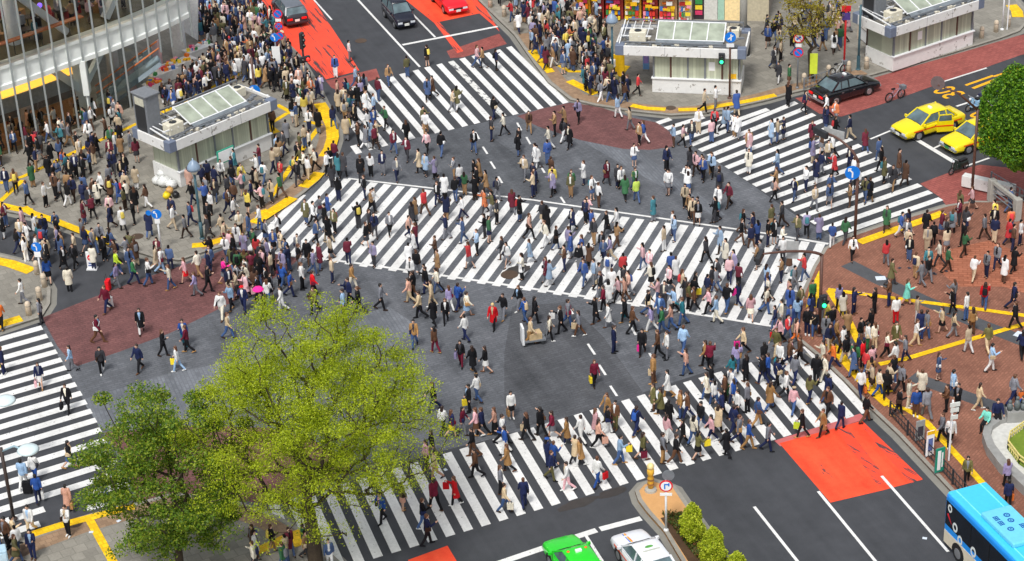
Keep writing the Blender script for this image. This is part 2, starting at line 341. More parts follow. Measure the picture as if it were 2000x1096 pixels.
cd = (G(0, 815)-G(160, 768)).normalized()
for i, (x, y) in enumerate(rp):
    a = Z(0, 620, 2.491, x, y); ln = 13 if i < 16 else (11.5, 9.6, 7.6)[i-16]
    if i == 17: rows.append((a, a+cd*2.2)); rows.append((a+cd*4.2, a+cd*9.6)); continue
    if i == 18: rows.append((a+cd*.2, a+cd*2.4)); rows.append((a+cd*4.7, a+cd*9.0)); continue
    rows.append((a, a+cd*ln))
zebra('crosswalk_left', rows, .5, ((82, 640), (197, 839)))
# ---------------------------------------------------------------- pavements with kerbs
SW = .12
def strip(mb, pts, w, z, side=0, h=None):
    """a band along a ground polyline; side 0 = centred, +-1 = to one side of it; mitred"""
    P = [Vector((p[0], p[1], 0)) for p in pts]; n = []
    for i in range(len(P)):
        d = (P[min(i+1, len(P)-1)]-P[max(i-1, 0)]).normalized(); n.append(Vector((-d.y, d.x, 0)))
    l0, l1 = {0: (-w/2, w/2), 1: (0, w), -1: (-w, 0)}[side]
    lo = [p+q*l0 for p, q in zip(P, n)]; hi = [p+q*l1 for p, q in zip(P, n)]
    for i in range(len(P)-1):
        q = ccw([lo[i], lo[i+1], hi[i+1], hi[i]], z)
        if h is None: mb.poly(q)
        else: mb.prism(q, z, h)
def pavement(name, kerb, rest, m, ks=1):
    K = [G(x, y, SW) for x, y in kerb]; Q = [G(x, y, SW) for x, y in rest]
    struct(MB().prism(K+Q, -.2, SW), name, m)
    mb = MB(); strip(mb, K, .2, -.2, ks, SW+.006); struct(mb, 'kerb', kerb_m)
    mb = MB(); strip(mb, K, .35, .0035, -ks); struct(mb, 'gutter', gutter_m)
kA = [(-160, 362), (-60, 395), (0, 410), (77, 426), (160, 456), (234, 481), (300, 502), (350, 508), (401, 491), (442, 478), (482, 457), (516, 430), (554, 405), (578, 388), (597, 374), (626, 349), (639, 320), (653, 294), (660, 272), (660, 247), (644, 219), (632, 197), (620, 172), (590, 122), (560, 86), (495, 8), (455, -45)]
kB = [(-120, 472), (0, 497), (63, 512), (84, 535), (99, 563), (98, 592), (82, 618), (33, 634), (0, 645), (-120, 690)]
kC = [(-90, 1108), (0, 1074), (50, 1052), (150, 1015), (240, 989), (340, 962), (450, 972), (545, 1008), (610, 1046), (668, 1100), (740, 1180)]
kD = [(740, 1180)]
kH = [(2080, 352), (1960, 393), (1900, 392), (1850, 400), (1740, 432), (1642, 466), (1610, 484), (1588, 520), (1566, 570), (1551, 620), (1548, 648), (1560, 664), (1600, 697), (1650, 745), (1700, 797), (1754, 848), (1857, 958), (1960, 1072), (2060, 1190)]
kE = [(905, -45), (934, 0), (1004, 68), (1040, 120), (1070, 160), (1113, 194), (1160, 205), (1234, 217), (1310, 225), (1367, 222), (1430, 211), (1500, 195), (1560, 178), (1640, 164), (1700, 147), (1850, 106), (1955, 74), (1992, 60), (2010, 40), (2005, 20), (1970, -20)]
pavement('sidewalk', kA, [(300, -260), (-420, -160), (-420, 362)], flag_m, 1)
pavement('sidewalk', kB, [(-420, 690), (-420, 472)], flag_m, -1)
pavement('sidewalk', kC, [(740, 1500), (-420, 1500), (-420, 1200)], flag_m, -1)
pavement('plaza', kH, [(2060, 1500), (2700, 1500), (2700, 352)], plaza_m, 1)
pavement('sidewalk', kE, [(1970, -300), (700, -300)], flag_m, 1)
# bands and tactile paving on the pavements
def band(name, px, w, m, z, side=0):
    mb = MB(); strip(mb, [G(x, y, SW) for x, y in px], w, z, side); return struct(mb, name, m)
def inset(px, d):
    P = [G(x, y, SW) for x, y in px]; out = []
    for i, p in enumerate(P):
        e = (P[min(i+1, len(P)-1)]-P[max(i-1, 0)]).normalized(); out.append(p+Vector((-e.y, e.x, 0))*d)
    return out
for kx, sgn in ((kA[8:22], 1), (kC[1:9], -1), (kE[2:15], 1)):
    mb = MB(); strip(mb, inset(kx, sgn*.75), .95, SW+.004); struct(mb, 'paving_band', tan_m)
NT = [0]
def tactile(px, w):
    NT[0] += 1; return band('tactile_paving', px, w, yel_m, SW+.009+NT[0]*.0004)
tactile([(-10, 398), (28, 407), (60, 412)], .6)
tactile([(45, 405), (62, 416), (110, 432), (170, 456), (218, 474)], .55)
tactile([(375, 480), (400, 478), (440, 466), (472, 452)], .6)
tactile([(495, 436), (520, 420), (548, 402), (572, 386)], .75); tactile([(508, 412), (520, 420)], .8)
tactile([(592, 366), (612, 350), (624, 337)], .75)
tactile([(624, 202), (637, 222), (648, 246), (650, 268), (644, 290), (634, 306)], .8)
tactile([(529, 385), (560, 338), (592, 290), (622, 250)], .34)
tactile([(628, 245), (596, 236)], .34); tactile([(580, 226), (541, 205)], .34); tactile([(522, 245), (560, 222), (580, 220)], .34); tactile([(522, 245), (540, 260)], .55)
tactile([(524, 238), (506, 232)], .5)
tactile([(0, 358), (45, 345), (95, 322), (160, 290), (250, 250), (330, 214)], .34); tactile([(0, 394), (45, 352)], .34)
tactile([(330, 214), (420, 168), (520, 120)], .3)
tactile([(-30, 505), (20, 515), (62, 530)], .8); tactile([(-30, 650), (0, 634), (42, 622)], .75); tactile([(-10, 610), (0, 640)], .5)
tactile([(62, 1044), (120, 1026), (180, 1010), (242, 994), (262, 990)], .5); tactile([(174, 1014), (222, 1100)], .4); tactile([(222, 1100), (260, 1170)], .4)
tactile([(500, 1078), (560, 1050), (592, 1046)], .55); tactile([(568, 1040), (592, 1064)], .8)
tactile([(1038, 98), (1058, 122), (1076, 142)], .6); tactile([(1112, 158), (1140, 172), (1164, 184)], .65); tactile([(1092, 128), (1112, 140), (1180, 140)], .35)
tactile([(1204, 142), (1216, 128)], 1.1); tactile([(1233, 206), (1262, 212), (1300, 214)], .5); tactile([(1325, 215), (1365, 214), (1400, 208)], .5); tactile([(1400, 208), (1460, 198), (1515, 186)], .5)
tactile([(1975, 10), (1986, 22), (1988, 34)], .8); tactile([(1868, 42), (1895, 50)], .6)
tactile([(1678, 474), (1740, 452), (1800, 432), (1842, 416)], .6)
tactile([(1617, 566), (1700, 577), (1784, 588), (1900, 603), (2040, 622)], .34); tactile([(1717, 712), (1767, 702), (1880, 668), (2040, 622)], .34)
tactile([(1620, 568), (1657, 626), (1687, 690)], .4); tactile([(1622, 672), (1650, 705), (1690, 752), (1736, 792)], .55); tactile([(1700, 738), (1735, 768)], .6)
tactile([(1806, 822), (1880, 902), (1960, 990), (2040, 1075)], .36); tactile([(1736, 792), (1770, 800), (1806, 822)], .3)
struct(MB().poly(ccw([G(x, y, SW) for x, y in ((1600, 528), (1602, 600), (1574, 602), (1580, 570))], SW+.010)), 'tactile_paving', yel_m)
band('paving_band', [(1655, 515), (1720, 548), (1800, 585), (1900, 628), (2060, 690)], 1.0, darkband_m, SW+.004)
band('paving_band', [(1780, 735), (1870, 768), (1960, 800), (2060, 830)], .9, darkband_m, SW+.004)
band('paving_band', [(1600, 640), (1650, 668), (1690, 690)], 1.0, darkband_m, SW+.003)
struct(MB().poly(ccw([G(x, y, SW) for x, y in ((1800, 500), (1930, 470), (2060, 520), (2060, 590), (1960, 560), (1870, 560))], SW+.003)), 'paving_band', ground_mat('plaza_brick_bright', S(150, 90, 66), S(188, 122, 96), (.2, 1.3, 12), (.4, .35, .4), brick=(.5, .25, (.6, .5, .45, 1), .7, .03), rot=-10))
# manhole covers
for i, (x, y, r, on) in enumerate([(268, 462, .38, 1), (1310, 211, .34, 1), (705, 80, .42, 0), (995, 537, .5, 0), (1301, 994, .34, 1), (145, 1021, .42, 1), (868, 392, .42, 0), (40, 1076, .5, 1), (560, 330, .3, 1)]):
    g = G(x, y, SW if on else 0); z = (SW+.012 if on else .02)
    mb = MB().lathe((g.x, g.y, z), [(r, -.006), (r, .0), (r*.86, .0015), (r*.8, .0)], 20)
    o = struct(mb, 'manhole_cover', iron_m)
stain_m = ground_mat('oil_stain', S(50, 47, 46), S(74, 70, 68), (.6, 3, 20), (.4, .4, .4), rough=.6)
for i, (x, y, rx, ry) in enumerate([(1128, 984, 1.1, .32), (1196, 962, .8, .3), (1010, 528, .8, .5)]):
    g = G(x, y); rr_ = random.Random(i)
    struct(MB().poly([(g.x+rx*math.cos(2*PI*k/22+0)*math.cos(ST)-ry*math.sin(2*PI*k/22)*math.sin(ST)+rr_.uniform(-.06, .06), g.y+rx*math.cos(2*PI*k/22)*math.sin(ST)+ry*math.sin(2*PI*k/22)*math.cos(ST)+rr_.uniform(-.06, .06), .0195+.0002*i if i == 2 else .0055+.0002*i) for k in range(22)]), 'road_stain', stain_m)
# median island
isl = [(1334, 1100), (1297, 1037), (1262, 998), (1246, 976), (1240, 958), (1253, 943), (1277, 936), (1302, 943), (1321, 950), (1344, 984), (1377, 1030), (1425, 1104), (1460, 1170), (1400, 1210)]
I = [G(x, y, .15) for x, y in isl]
struct(MB().prism(I, -.2, .15), 'traffic_island', isle_m)
mb = MB(); strip(mb, I[:13], .2, -.2, -1, .158); struct(mb, 'kerb', kerb_m)
mb = MB(); strip(mb, I[:13], .3, .0035, 1); struct(mb, 'gutter', gutter_m)
struct(MB().poly(ccw([G(x, y, .15) for x, y in ((1290, 1012), (1336, 1000), (1366, 1034), (1412, 1100), (1440, 1180), (1395, 1180), (1340, 1090))], .156)), 'planting_bed', soil_m)
# ================================================================ BUILDINGS AND FURNITURE
white_metal = mat('white_metal', S(232, 234, 236), .45, noise=.05)
grey_metal = mat('grey_metal', S(120, 124, 130), .45, noise=.1)
dark_metal = mat('dark_metal', S(46, 48, 52), .5, noise=.1)
brown_metal = mat('brown_metal', S(92, 62, 52), .5, noise=.12)
teal_metal = mat('teal_metal', S(58, 92, 104), .5, noise=.1)
red_metal = mat('red_metal', S(214, 30, 34), .5, noise=.08)
sign_white = mat('sign_white', S(244, 244, 244), .4, noise=.03)
sign_blue = mat('sign_blue', S(18, 122, 222), .4, noise=.04)
sign_red = mat('sign_red', S(226, 32, 48), .4, noise=.04)
concrete = ground_mat('concrete', S(150, 148, 142), S(186, 184, 176), (.5, 3, 20), (.4, .4, .3), rough=.8)
beige_stone = mat('beige_stone', S(206, 190, 168), .8, noise=.14)
cream_tile = ground_mat('cream_green_tile', S(172, 178, 158), S(196, 200, 178), (.5, 2, 20), (.4, .3, .2), brick=(.16, 3, (.72, .74, .68, 1), .8, .012), rough=.4)
dirty_white = ground_mat('weathered_white', S(214, 214, 212), S(240, 240, 238), (.6, 3, 20), (.4, .4, .2), worn=(S(156, 152, 146), .6, 1.8, (1, 1, 1)), rough=.6)
slate = mat('slate_blue', S(112, 122, 142), .55, noise=.08)
deck_m = ground_mat('roof_deck', S(92, 90, 86), S(142, 138, 130), (.8, 4, 20), (.5, .5, .3), rough=.85)
sky_panel = mat('pale_skylight', S(160, 168, 152), .25, noise=.25, scale=1.5)
glass_dark = mat('dark_glass', S(46, 58, 62), .08, noise=.15, scale=.8, spec=.8)
glass = glass_mat('clear_glass')

def kiosk(cx, cy, rz, label, tower=None, stair=False, front='tile'):
    k = empty('kiosk', (cx, cy, SW), rz, label, 'kiosk', 'subway entrance pavilions')
    L, W, H = 8.4, 3.6, 3.5
    def b(n, m, mb, bv=.02):
        o = mb.build(n, m, k); bevel(o, bv, 1); return o
    x0 = -1.9 if stair else -3.4
    b('base_wall', dirty_white, MB().box(((x0+3.9)/2, -1.25, .5), (3.9-x0, .2, 1.0)).box((3.8, 0, .5), (.2, 2.3, 1.0)).box(((x0+3.9)/2, 1.25, .5), (3.9-x0, .2, 1.0)).box((x0+.1, 0, .5), (.2, 2.3, 1.0)))
    mb = MB().box(((x0+3.8)/2, -1.22, 1.9), (3.6-x0, .08, 1.8)).box((3.76, 0, 1.9), (.08, 2.3, 1.8)).box(((x0+3.8)/2, 1.22, 1.9), (3.6-x0, .08, 1.8)).box((x0+.14, 0, 1.9), (.08, 2.3, 1.8))
    b('wall_panel', cream_tile, mb, .005)
    for i in range(6):
        x = x0+.1+(3.7-x0)*i/5
        b('post', brown_metal if i in (1, 4) else grey_metal, MB().box((x, -1.24, 1.95), (.12, .14, 1.9)), .01)
    b('sill', white_metal, MB().box(((x0+3.9)/2, -1.3, 1.04), (4.0-x0, .32, .08)), .01)
    mb = MB(); z = 3.1
    mb.box((0, -W/2, z), (L-1.0, .12, .66)).box((0, W/2, z), (L-1.0, .12, .66)).box((-L/2, 0, z), (.12, W-1.0, .66)).box((L/2, 0, z), (.12, W-1.0, .66))
    b('fascia', dirty_white, mb, .015)
    for sx in (-1, 1):
        for sy in (-1, 1): b('corner_block', slate, MB().box((sx*(L/2-.24), sy*(W/2-.24), z), (.58, .58, .7)), .03)
    b('roof_deck', deck_m, MB().box((0, 0, 3.12), (L-.2, W-.2, .3)), .01)
    [MB().box((sx, -W/2-.063, z), (.02, .004, .66)).build('seam', grey_metal, k) for sx in (-1.0, 1.3)]
    # skylight: leaning panels in a white frame
    a = math.radians(22); sl = Matrix.Rotation(a, 3, 'X')
    sk = b('skylight', sky_panel, MB().box((.5, .1, 3.75), (4.4, 1.7, .06), M=sl))
    mb = MB()
    for i in range(5): mb.box(Vector((.5-2.2+i*1.1, .1, 3.75))+sl@Vector((0, 0, .05)), (.07, 1.76, .06), M=sl)
    for s in (-1, 1): mb.box(Vector((.5, .1, 3.75))+sl@Vector((0, s*.86, .05)), (4.48, .07, .07), M=sl)
    f = mb.build('skylight_frame', white_metal, sk)
    mb = MB()
    for i in range(9): mb.bar((-L/2+.4+i*(L-.8)/8, W/2-.3, 3.25), (-L/2+.4+i*(L-.8)/8, W/2-.3, 3.95), .05, .05)
    mb.bar((-L/2+.4, W/2-.3, 3.95), (L/2-.4, W/2-.3, 3.95), .09, .09).bar((-L/2+.4, W/2-.3, 3.6), (L/2-.4, W/2-.3, 3.6), .05, .05).bar((-L/2+.4, -W/2+.5, 3.5), (L/2-.4, -W/2+.5, 3.5), .06, .06)
    b('roof_rail', grey_metal, mb, 0)
    beige_box = mat('beige_enamel', S(222, 216, 196), .5, noise=.1)
    for x, y, sx, sy, sz in ((-2.9, -.6, 1.1, .7, .75), (3.2, .7, .8, .7, .6)):
        ac = b('air_conditioner', beige_box, MB().box((x, y, 3.27+sz/2), (sx, sy, sz)), .03)
        MB().lathe((x, y, 3.275+sz), [(.24, 0), (.24, .02), (.06, .025)], 14).build('fan_grille', dark_metal, ac)
    mb = MB()
    rr = random.Random(int(cx*10))
    for i in range(60):
        x = rr.uniform(-3.9, 3.9) if i % 2 else rr.choice((-1, 1))*rr.uniform(2.8, 3.9); y = rr.uniform(-1.5, -.95) if i % 2 else rr.uniform(-1.5, 1.4); mb.box((x, y, 3.3), (rr.uniform(.1, .5), rr.uniform(.08, .25), rr.uniform(.06, .22)), rr.uniform(0, .4))
    for i in range(3): mb.tube([(-3.6, -1.0+.12*i, 3.34), (1.2, -1.0+.12*i, 3.34), (1.4, -1.3+.1*i, 3.34), (3.6, -1.3+.1*i, 3.34)], .035, 6)
    b('roof_pipes', grey_metal, mb, 0)
    clut = mat('clutter_pale', S(212, 206, 190), .7, noise=.25)
    for i in range(24): MB().box((rr.uniform(-3.9, 3.9), rr.choice((-1.35, -1.1, 1.25)), 3.3), (rr.uniform(.1, .4), rr.uniform(.1, .3), rr.uniform(.05, .3)), rr.uniform(0, 1)).build('clutter_box', clut, k)
    for i in range(5): MB().ell((rr.uniform(-3.6, -2.2), rr.uniform(-.9, 1.2), 3.4), rr.uniform(.1, .25), 8, 6).build('clutter_bag', clut, k, smooth=True)
    for i in range(4): MB().bar((-3.8+i*.5, -1.0, 3.75), (-3.8+i*.5, 1.4, 3.85), .05, .05).build('roof_bar', white_metal, k)
    for q in (((-3.9, -.9, 3.76), (-2.0, -.9, 3.76)), ((-3.9, .3, 3.8), (-2.0, .3, 3.8)), ((-4.0, -1.6, 3.5), (-4.0, 1.5, 3.9))): MB().bar(q[0], q[1], .07, .07).build('roof_bar', white_metal, k)
    b('lower_skylight', mat('grey_skylight', S(120, 128, 134), .2, noise=.25, scale=2), MB().box((.5, -1.05, 3.42), (4.4, .5, .05), M=Matrix.Rotation(math.radians(20), 3, 'X')), .01)
    if tower:
        t = b('vent_tower', grey_metal, MB().box((tower[0], tower[1], 4.4), (1.0, 1.3, 2.7)).box((tower[0], tower[1], 5.8), (1.16, 1.46, .12)), .03)
        MB().box((tower[0]-.503, tower[1], 4.2), (.02, 1.0, 2.0)).build('louvre', dark_metal, t)
        MB().box((tower[0]-.508, tower[1], 5.35), (.02, .9, .5)).build('vent_panel', mat('vent_cream', S(200, 198, 180), .5), t)
    return k
k1 = kiosk(-18.5, 121.85, math.radians(44.5), 'white subway kiosk with grey vent tower on the left pavement', tower=(-3.6, .9))
MB().box((-.2, -1.9, 1.2), (1.3, .08, .9)).build('notice_board', mat('board_teal', S(60, 180, 150), .5), k1)
MB().box((-.2, -1.945, 1.2), (1.15, .01, .75)).build('notice_sheet', sign_white, k1)
k2 = kiosk(11.9, 130.6, math.radians(-11.6), 'white subway kiosk in front of the colourful shop', stair=True)
MB().box((2.0, -1.27, 1.95), (.4, .01, .6)).build('paper_notice', sign_white, k2)
MB().box((3.35, -1.27, 1.3), (.5, .012, .35)).build('yellow_poster', mat('poster_yellow', S(236, 180, 30), .5), k2)
k3 = kiosk(28.0, 134.2, math.radians(32.6), 'white subway kiosk beside the red bus lane at the far right', tower=(-3.3, .8))
MB().box((-1.0, -1.27, 1.95), (.4, .01, .6)).build('paper_notice', sign_white, k3)
# fence of white panels along the right kiosk
def panel_fence(a, b, n, label):
    a = a.copy(); b = b.copy(); a.z = b.z = SW; d = (b-a); l = d.length
    f = empty('panel_fence', a, math.atan2(d.y, d.x), label, 'fence')
    for i in range(n):
        MB().box((l*(i+.5)/n, 0, .55), (l/n-.12, .05, .8)).build('panel', mat('panel_blue_white', S(214, 224, 236), .35, noise=.06) if i % 3 == 1 else white_metal, f)
    for i in range(n+1): MB().box((l*i/n, 0, .5), (.09, .12, 1.0)).build('post', grey_metal if i % 2 else beige_stone, f)
    MB().box((l/2, 0, 1.04), (l+.1, .14, .09)).build('top_rail', mat('rail_grey', S(172, 166, 160), .5), f)
panel_fence(G(1734, 125, SW), G(1898, 72, SW), 7, 'low fence of white panels between the right kiosk and the bus lane')
panel_fence(G(1676, 75, SW), G(1732, 124, SW), 3, 'short white panel fence at the open end of the right kiosk')

# ---------------------------------------------------------------- curved glass building, top left
fac = [G(x, y, 4.5) for x, y in ((-260, 238), (-160, 213), (-60, 190), (0, 175), (65, 153), (130, 129), (195, 106), (255, 83), (320, 55), (380, 24))]
def resample(P, step):
    P = [Vector((p.x, p.y, 0)) for p in P]; out = [P[0]]; acc = 0
    for a, b in zip(P, P[1:]):
        l = (b-a).length; t = step-acc
        while t <= l: out.append(a.lerp(b, t/l)); t += step
        acc = l-(t-step)
    return out
FP = resample(fac, 1.04)
def fnorm(i):
    d = (FP[min(i+1, len(FP)-1)]-FP[max(i-1, 0)]).normalized(); return Vector((-d.y, d.x, 0))    # towards the inside
FN = [fnorm(i) for i in range(len(FP))]
bld = empty('glass_building', (FP[len(FP)//2].x, FP[len(FP)//2].y, 0), 0, 'curved glass-fronted building with white floor beams and rows of mullions', 'building')
bo = Vector(bld.location)
def off(i, d, z): q = FP[i]+FN[i]*d-bo; return Vector((q.x, q.y, z))
NF = len(FP)
pale_steel = mat('pale_steel', S(238, 242, 238), .5, noise=.08, scale=1.2)
def floor_beam(z0, z1, n0=0, n1=NF):
    prof = [(-.1, z0), (-.1, z0+.3), (.02, z0+.36), (.14, z1-.3), (.0, z1-.22), (.0, z1), (.9, z1), (.9, z0)]
    rings = [[off(i, d, z) for d, z in prof] for i in range(n0, n1)]
    return MB().loft(rings).build('floor_beam', pale_steel, bld)
floor_beam(4.4, 5.95); floor_beam(10.3, 11.6)
for i in range(1, NF, 4): MB().bar(off(i, .14, 4.8), off(i, .14, 5.75), .12, .16).build('beam_stiffener', pale_steel, bld)
mull = mat('mullion_steel', S(146, 152, 152), .4, noise=.08)
for i in range(NF):
    z0 = SW if i < NF-6 else 3.0
    MB().bar(off(i, -.12, z0), off(i, -.12, 13.5), .075, .12).build('mullion', mull, bld)
for i in range(NF-1):
    for z0, z1 in ((SW, 4.4), (6.12, 10.25)):
        if z0 < 1 and i > NF-7: continue
        MB().poly([off(i, -.04, z0), off(i+1, -.04, z0), off(i+1, -.04, z1), off(i, -.04, z1)]).build('glass_pane', glass, bld)
mb = MB()
fl = [off(i, .92, 0) for i in range(NF)]+[off(i, 9, 0) for i in reversed(range(NF))]
MB().prism(fl, 5.6, 6.0).build('upper_floor', mat('floor_olive', S(96, 86, 58), .5, noise=.2), bld)
MB().prism(fl, 10.4, 11.5).build('upper_slab', pale_steel, bld)
dark_wall = mat('interior_dark', S(66, 66, 74), .7, noise=.3, scale=1.2)
MB().loft([[off(i, 8.9, 0), off(i, 8.9, 10.4)] for i in range(NF)], cap=False, closed=False).build('back_wall', dark_wall, bld)
MB().loft([[off(i, 4.5, 0), off(i, 4.5, 5.6)] for i in range(NF-7)], cap=False, closed=False).build('inner_wall', mat('wood_brown', S(86, 82, 84), .6, noise=.25, scale=1), bld)
MB().loft([[off(i, .5, SW+.02), off(i, 4.4, SW+.02)] for i in range(NF-7)], cap=False, closed=False).build('ground_floor', mat('floor_brown', S(140, 98, 60), .5, noise=.25), bld)
rail = mat('counter_orange', S(190, 104, 44), .45, noise=.12)
ct = MB().loft([[off(i, .75, 6.95), off(i, 1.2, 6.95), off(i, 1.2, 7.03), off(i, .75, 7.03)] for i in range(0, NF-8)]).build('window_counter', rail, bld)
for i in range(0, NF-8, 2): MB().bar(off(i, 1.0, 6.0), off(i, 1.0, 6.95), .05, .05).build('counter_leg', dark_metal, ct)
for i in range(4, NF-4, 7):
    MB().tube([off(i, 2.6, 0), off(i, 2.6, 13)], .42, 18).build('column', white_metal, bld, smooth=True)
for i0, i1 in ((11, 14), (20, 17), (23, 26)):
    if max(i0, i1) < NF: MB().bar(off(i0, 1.5, 9.6), off(i1, 1.4, 6.1), .45, .45).build('brace', white_metal, bld)
lampm = mat('violet_lamp', S(130, 90, 250), .4, noise=0, emit=1.3)
for i, d, z in ((4, 2.2, 8.2), (7, 3.0, 8.4), (10, 3.4, 8.2), (11, 5.2, 8.6), (13, 2.4, 8.0), (15, 4.2, 8.6), (18, 3.2, 8.3), (21, 3.6, 8.6)):
    if i < NF: MB().ell(off(i, d, z), .16).build('ceiling_lamp', lampm, bld, smooth=True)
rr = random.Random(5)
for k in range(22):
    i = rr.randrange(2, NF-5); d = rr.uniform(2.2, 6.5); c = off(i, d, 0)
    tb = MB().box((c.x, c.y, 6.72), (.8, .8, .05), rr.uniform(0, 1)).build('cafe_table', mat(rr.choice(('table_wood', 'table_dark')), S(150, 96, 52) if k % 2 else S(60, 48, 44), .5), bld)
    MB().tube([(c.x, c.y, 6), (c.x, c.y, 6.7)], .05, 6).build('table_leg', dark_metal, tb)
    for s in (-1, 1):
        MB().box((c.x+s*.65, c.y+rr.uniform(-.2, .2), 6.35), (.45, .45, .7), rr.uniform(0, 1)).build('cafe_chair', mat(*rr.choice((('chair_red', S(150, 34, 44), .6), ('chair_dark', S(40, 34, 36), .6), ('chair_tan', S(150, 112, 70), .6)))), bld)
fill_l = mat('added_fill_panel', S(255, 236, 206), .5, noise=0, emit=11)  # added glowing panels, hidden under the slabs, to brighten the café interior
for i in range(2, NF-3, 3):
    for d, z in ((3.0, 10.36), (6.0, 10.36), (2.2, 5.56)):
        q = off(i, d, z); MB().box(q, (.8, .8, .06)).build('added_fill_panel', fill_l, bld)
# lit golden cove of the ground-floor café
gold = mat('lit_gold', S(250, 186, 70), .5, noise=0, emit=1.1)
cv = []
for i in range(0, 15):
    w = 1.3*math.sin(PI*min(1, (14-i)/12)*.5); cv.append([off(i, .7, 3.5), off(i, .7+w, 3.9), off(i, .7+w, 3.95), off(i, .7, 3.55)])
MB().loft(cv).build('lit_cove', gold, bld)
MB().loft([[off(i, .62, 2.5), off(i, .62, 3.5), off(i, .75, 3.5), off(i, .75, 2.5)] for i in range(0, 15)]).build('cove_band', mat('cove_grey', S(142, 148, 152), .5), bld)
# white branching column under the beam and the escalator beside it
cb = G(172, 240, 0)-bo
b_ = Vector((cb.x, cb.y, 0))
MB().tube([b_, b_+Vector((0, 0, 2.2))], .46, 4).tube([b_+Vector((0, 0, 2.1)), b_+Vector((0, 0, 4.5))], .62, 4).build('branching_column', pale_steel, bld)
MB().bar(b_+Vector((0, 0, 2.3)), b_+Vector((-1.7, -1.2, 4.5)), .6, .5).build('branching_arm', pale_steel, bld)
MB().bar(b_+Vector((0, 0, 2.4)), b_+Vector((1.3, 1.6, 4.5)), .35, .35).build('branching_arm', pale_steel, bld)
e0 = G(192, 208, 0)-bo; e1 = G(312, 118, 2.7)-bo; e0.z = .1; e1.z = 2.7
es = MB().bar(e0, e1, 1.2, .35).build('escalator', mat('escalator_side', S(150, 166, 176), .4, noise=.1), bld)
nrm = Vector((e1.y-e0.y, -(e1.x-e0.x), 0)).normalized()*.62
for s in (1, -1):
    o = nrm*s
    MB().add([e0+o+Vector((0, 0, .2)), e1+o+Vector((0, 0, .2)), e1+o+Vector((0, 0, 1.1)), e0+o+Vector((0, 0, 1.1))], [(0, 1, 2, 3)]).build('balustrade', glass, es)
    MB().tube([e0+o+Vector((0, 0, 1.12)), e1+o+Vector((0, 0, 1.12))], .06, 6).build('handrail', rail, es)
wl0 = G(214, 214, 0)-bo; wl1 = G(322, 138, 0)-bo
for k in range(6):
    a = wl0.lerp(wl1, k/6); b2 = wl0.lerp(wl1, (k+.93)/6); c = (a+b2)/2; n2 = Vector((-(b2-a).y, (b2-a).x, 0)).normalized()*.05
    MB().box((c.x+n2.x, c.y+n2.y, .75+.1*k), ((b2-a).length, .08, 1.3+.2*k), math.atan2((b2-a).y, (b2-a).x)).build('poster_wall', mat(('poster_pale', 'poster_glass', 'poster_pink')[k % 3], (S(196, 204, 204), S(150, 168, 172), S(214, 180, 180))[k % 3], .35, noise=.3, scale=1.6), bld)
MB().bar(G(352, 110, 0)-bo, G(352, 110, 0)-bo+Vector((0, 0, 4.5)), .9, .9).build('corner_pier', mat('pier_white', S(226, 228, 230), .5), bld)
pan = Vector(G(372, 85, 0)-bo)
MB().add([pan+Vector((-1.2, 0, 1.6)), pan+Vector((.6, -.3, .3)), pan+Vector((1.0, 0, 4.5)), pan+Vector((-2.0, .5, 4.5)), pan+Vector((-1.2, .3, 1.6)), pan+Vector((.6, .0, .3)), pan+Vector((1.0, .3, 4.5)), pan+Vector((-2.0, .8, 4.5))],
         [(0, 1, 2, 3), (7, 6, 5, 4), (0, 4, 5, 1), (1, 5, 6, 2), (2, 6, 7, 3), (3, 7, 4, 0)]).build('slanted_panel', mat('pier_white', S(226, 228, 230), .5), bld)

# ---------------------------------------------------------------- shop row at the top
A_, B_ = G(1120, 34, SW), G(1500, 46, SW); sd = (B_-A_); SL = sd.length
shop = empty('shop_building', A_, math.atan2(sd.y, sd.x), 'colourful shop front stacked with bright goods and price cards', 'building')
MB().box((SL/2, 3.2, 3), (SL, 5, 6)).build('wall', mat('shop_wall', S(150, 140, 130), .8), shop)
rr = random.Random(11)
cards = [S(246, 190, 20), S(226, 60, 50), S(250, 220, 60), S(240, 240, 236), S(250, 130, 30), S(60, 150, 80), S(220, 60, 110), S(70, 120, 200), S(252, 160, 180)]
cm = [mat('card_%s' % n, c, .55, noise=.1) for n, c in zip(('yellow', 'red', 'lemon', 'white', 'orange', 'green', 'pink', 'blue', 'rose'), cards)]
x = .2
while x < SL*.60:
    w = rr.uniform(.9, 1.4)
    st = MB().box((x+w/2, .2, 1.0), (w-.12, .7, 1.9)).build('display_rack', mat(*rr.choice((('rack_red', S(170, 60, 50), .6), ('rack_tan', S(196, 166, 124), .6), ('rack_cream', S(226, 216, 196), .6), ('rack_yellow', S(226, 176, 50), .6)))), shop)
    for lv in range(5):
        nx = rr.choice((5, 4)) if lv < 3 else rr.choice((1, 2))
        for c in range(nx): MB().box((x+.1+(w-.3)*(c+.5)/nx, -.22-.06*(4-lv), .25+.38*lv), ((w-.3)/nx*rr.uniform(.6, .95), .16, rr.uniform(.12, .34))).build('goods_box', rr.choice(cm), st)
    MB().box((x+w/2, -.05, 2.25), (w*.9, .05, .5)).build('sign_board', rr.choice(cm), shop)
    for q in range(3): MB().box((x+.15+(w-.3)*rr.random(), -.62-.04*q, rr.uniform(.5, 1.9)), (rr.uniform(.25, .5), .02, rr.uniform(.15, .3))).build('price_card', rr.choice((cm[3], cm[0], cm[8], cm[2])), st)
    x += w
MB().box((SL*.3, -.5, 2.75), (SL*.6, 1.2, .1)).build('awning', mat('awning_red', S(206, 36, 34), .6), shop)
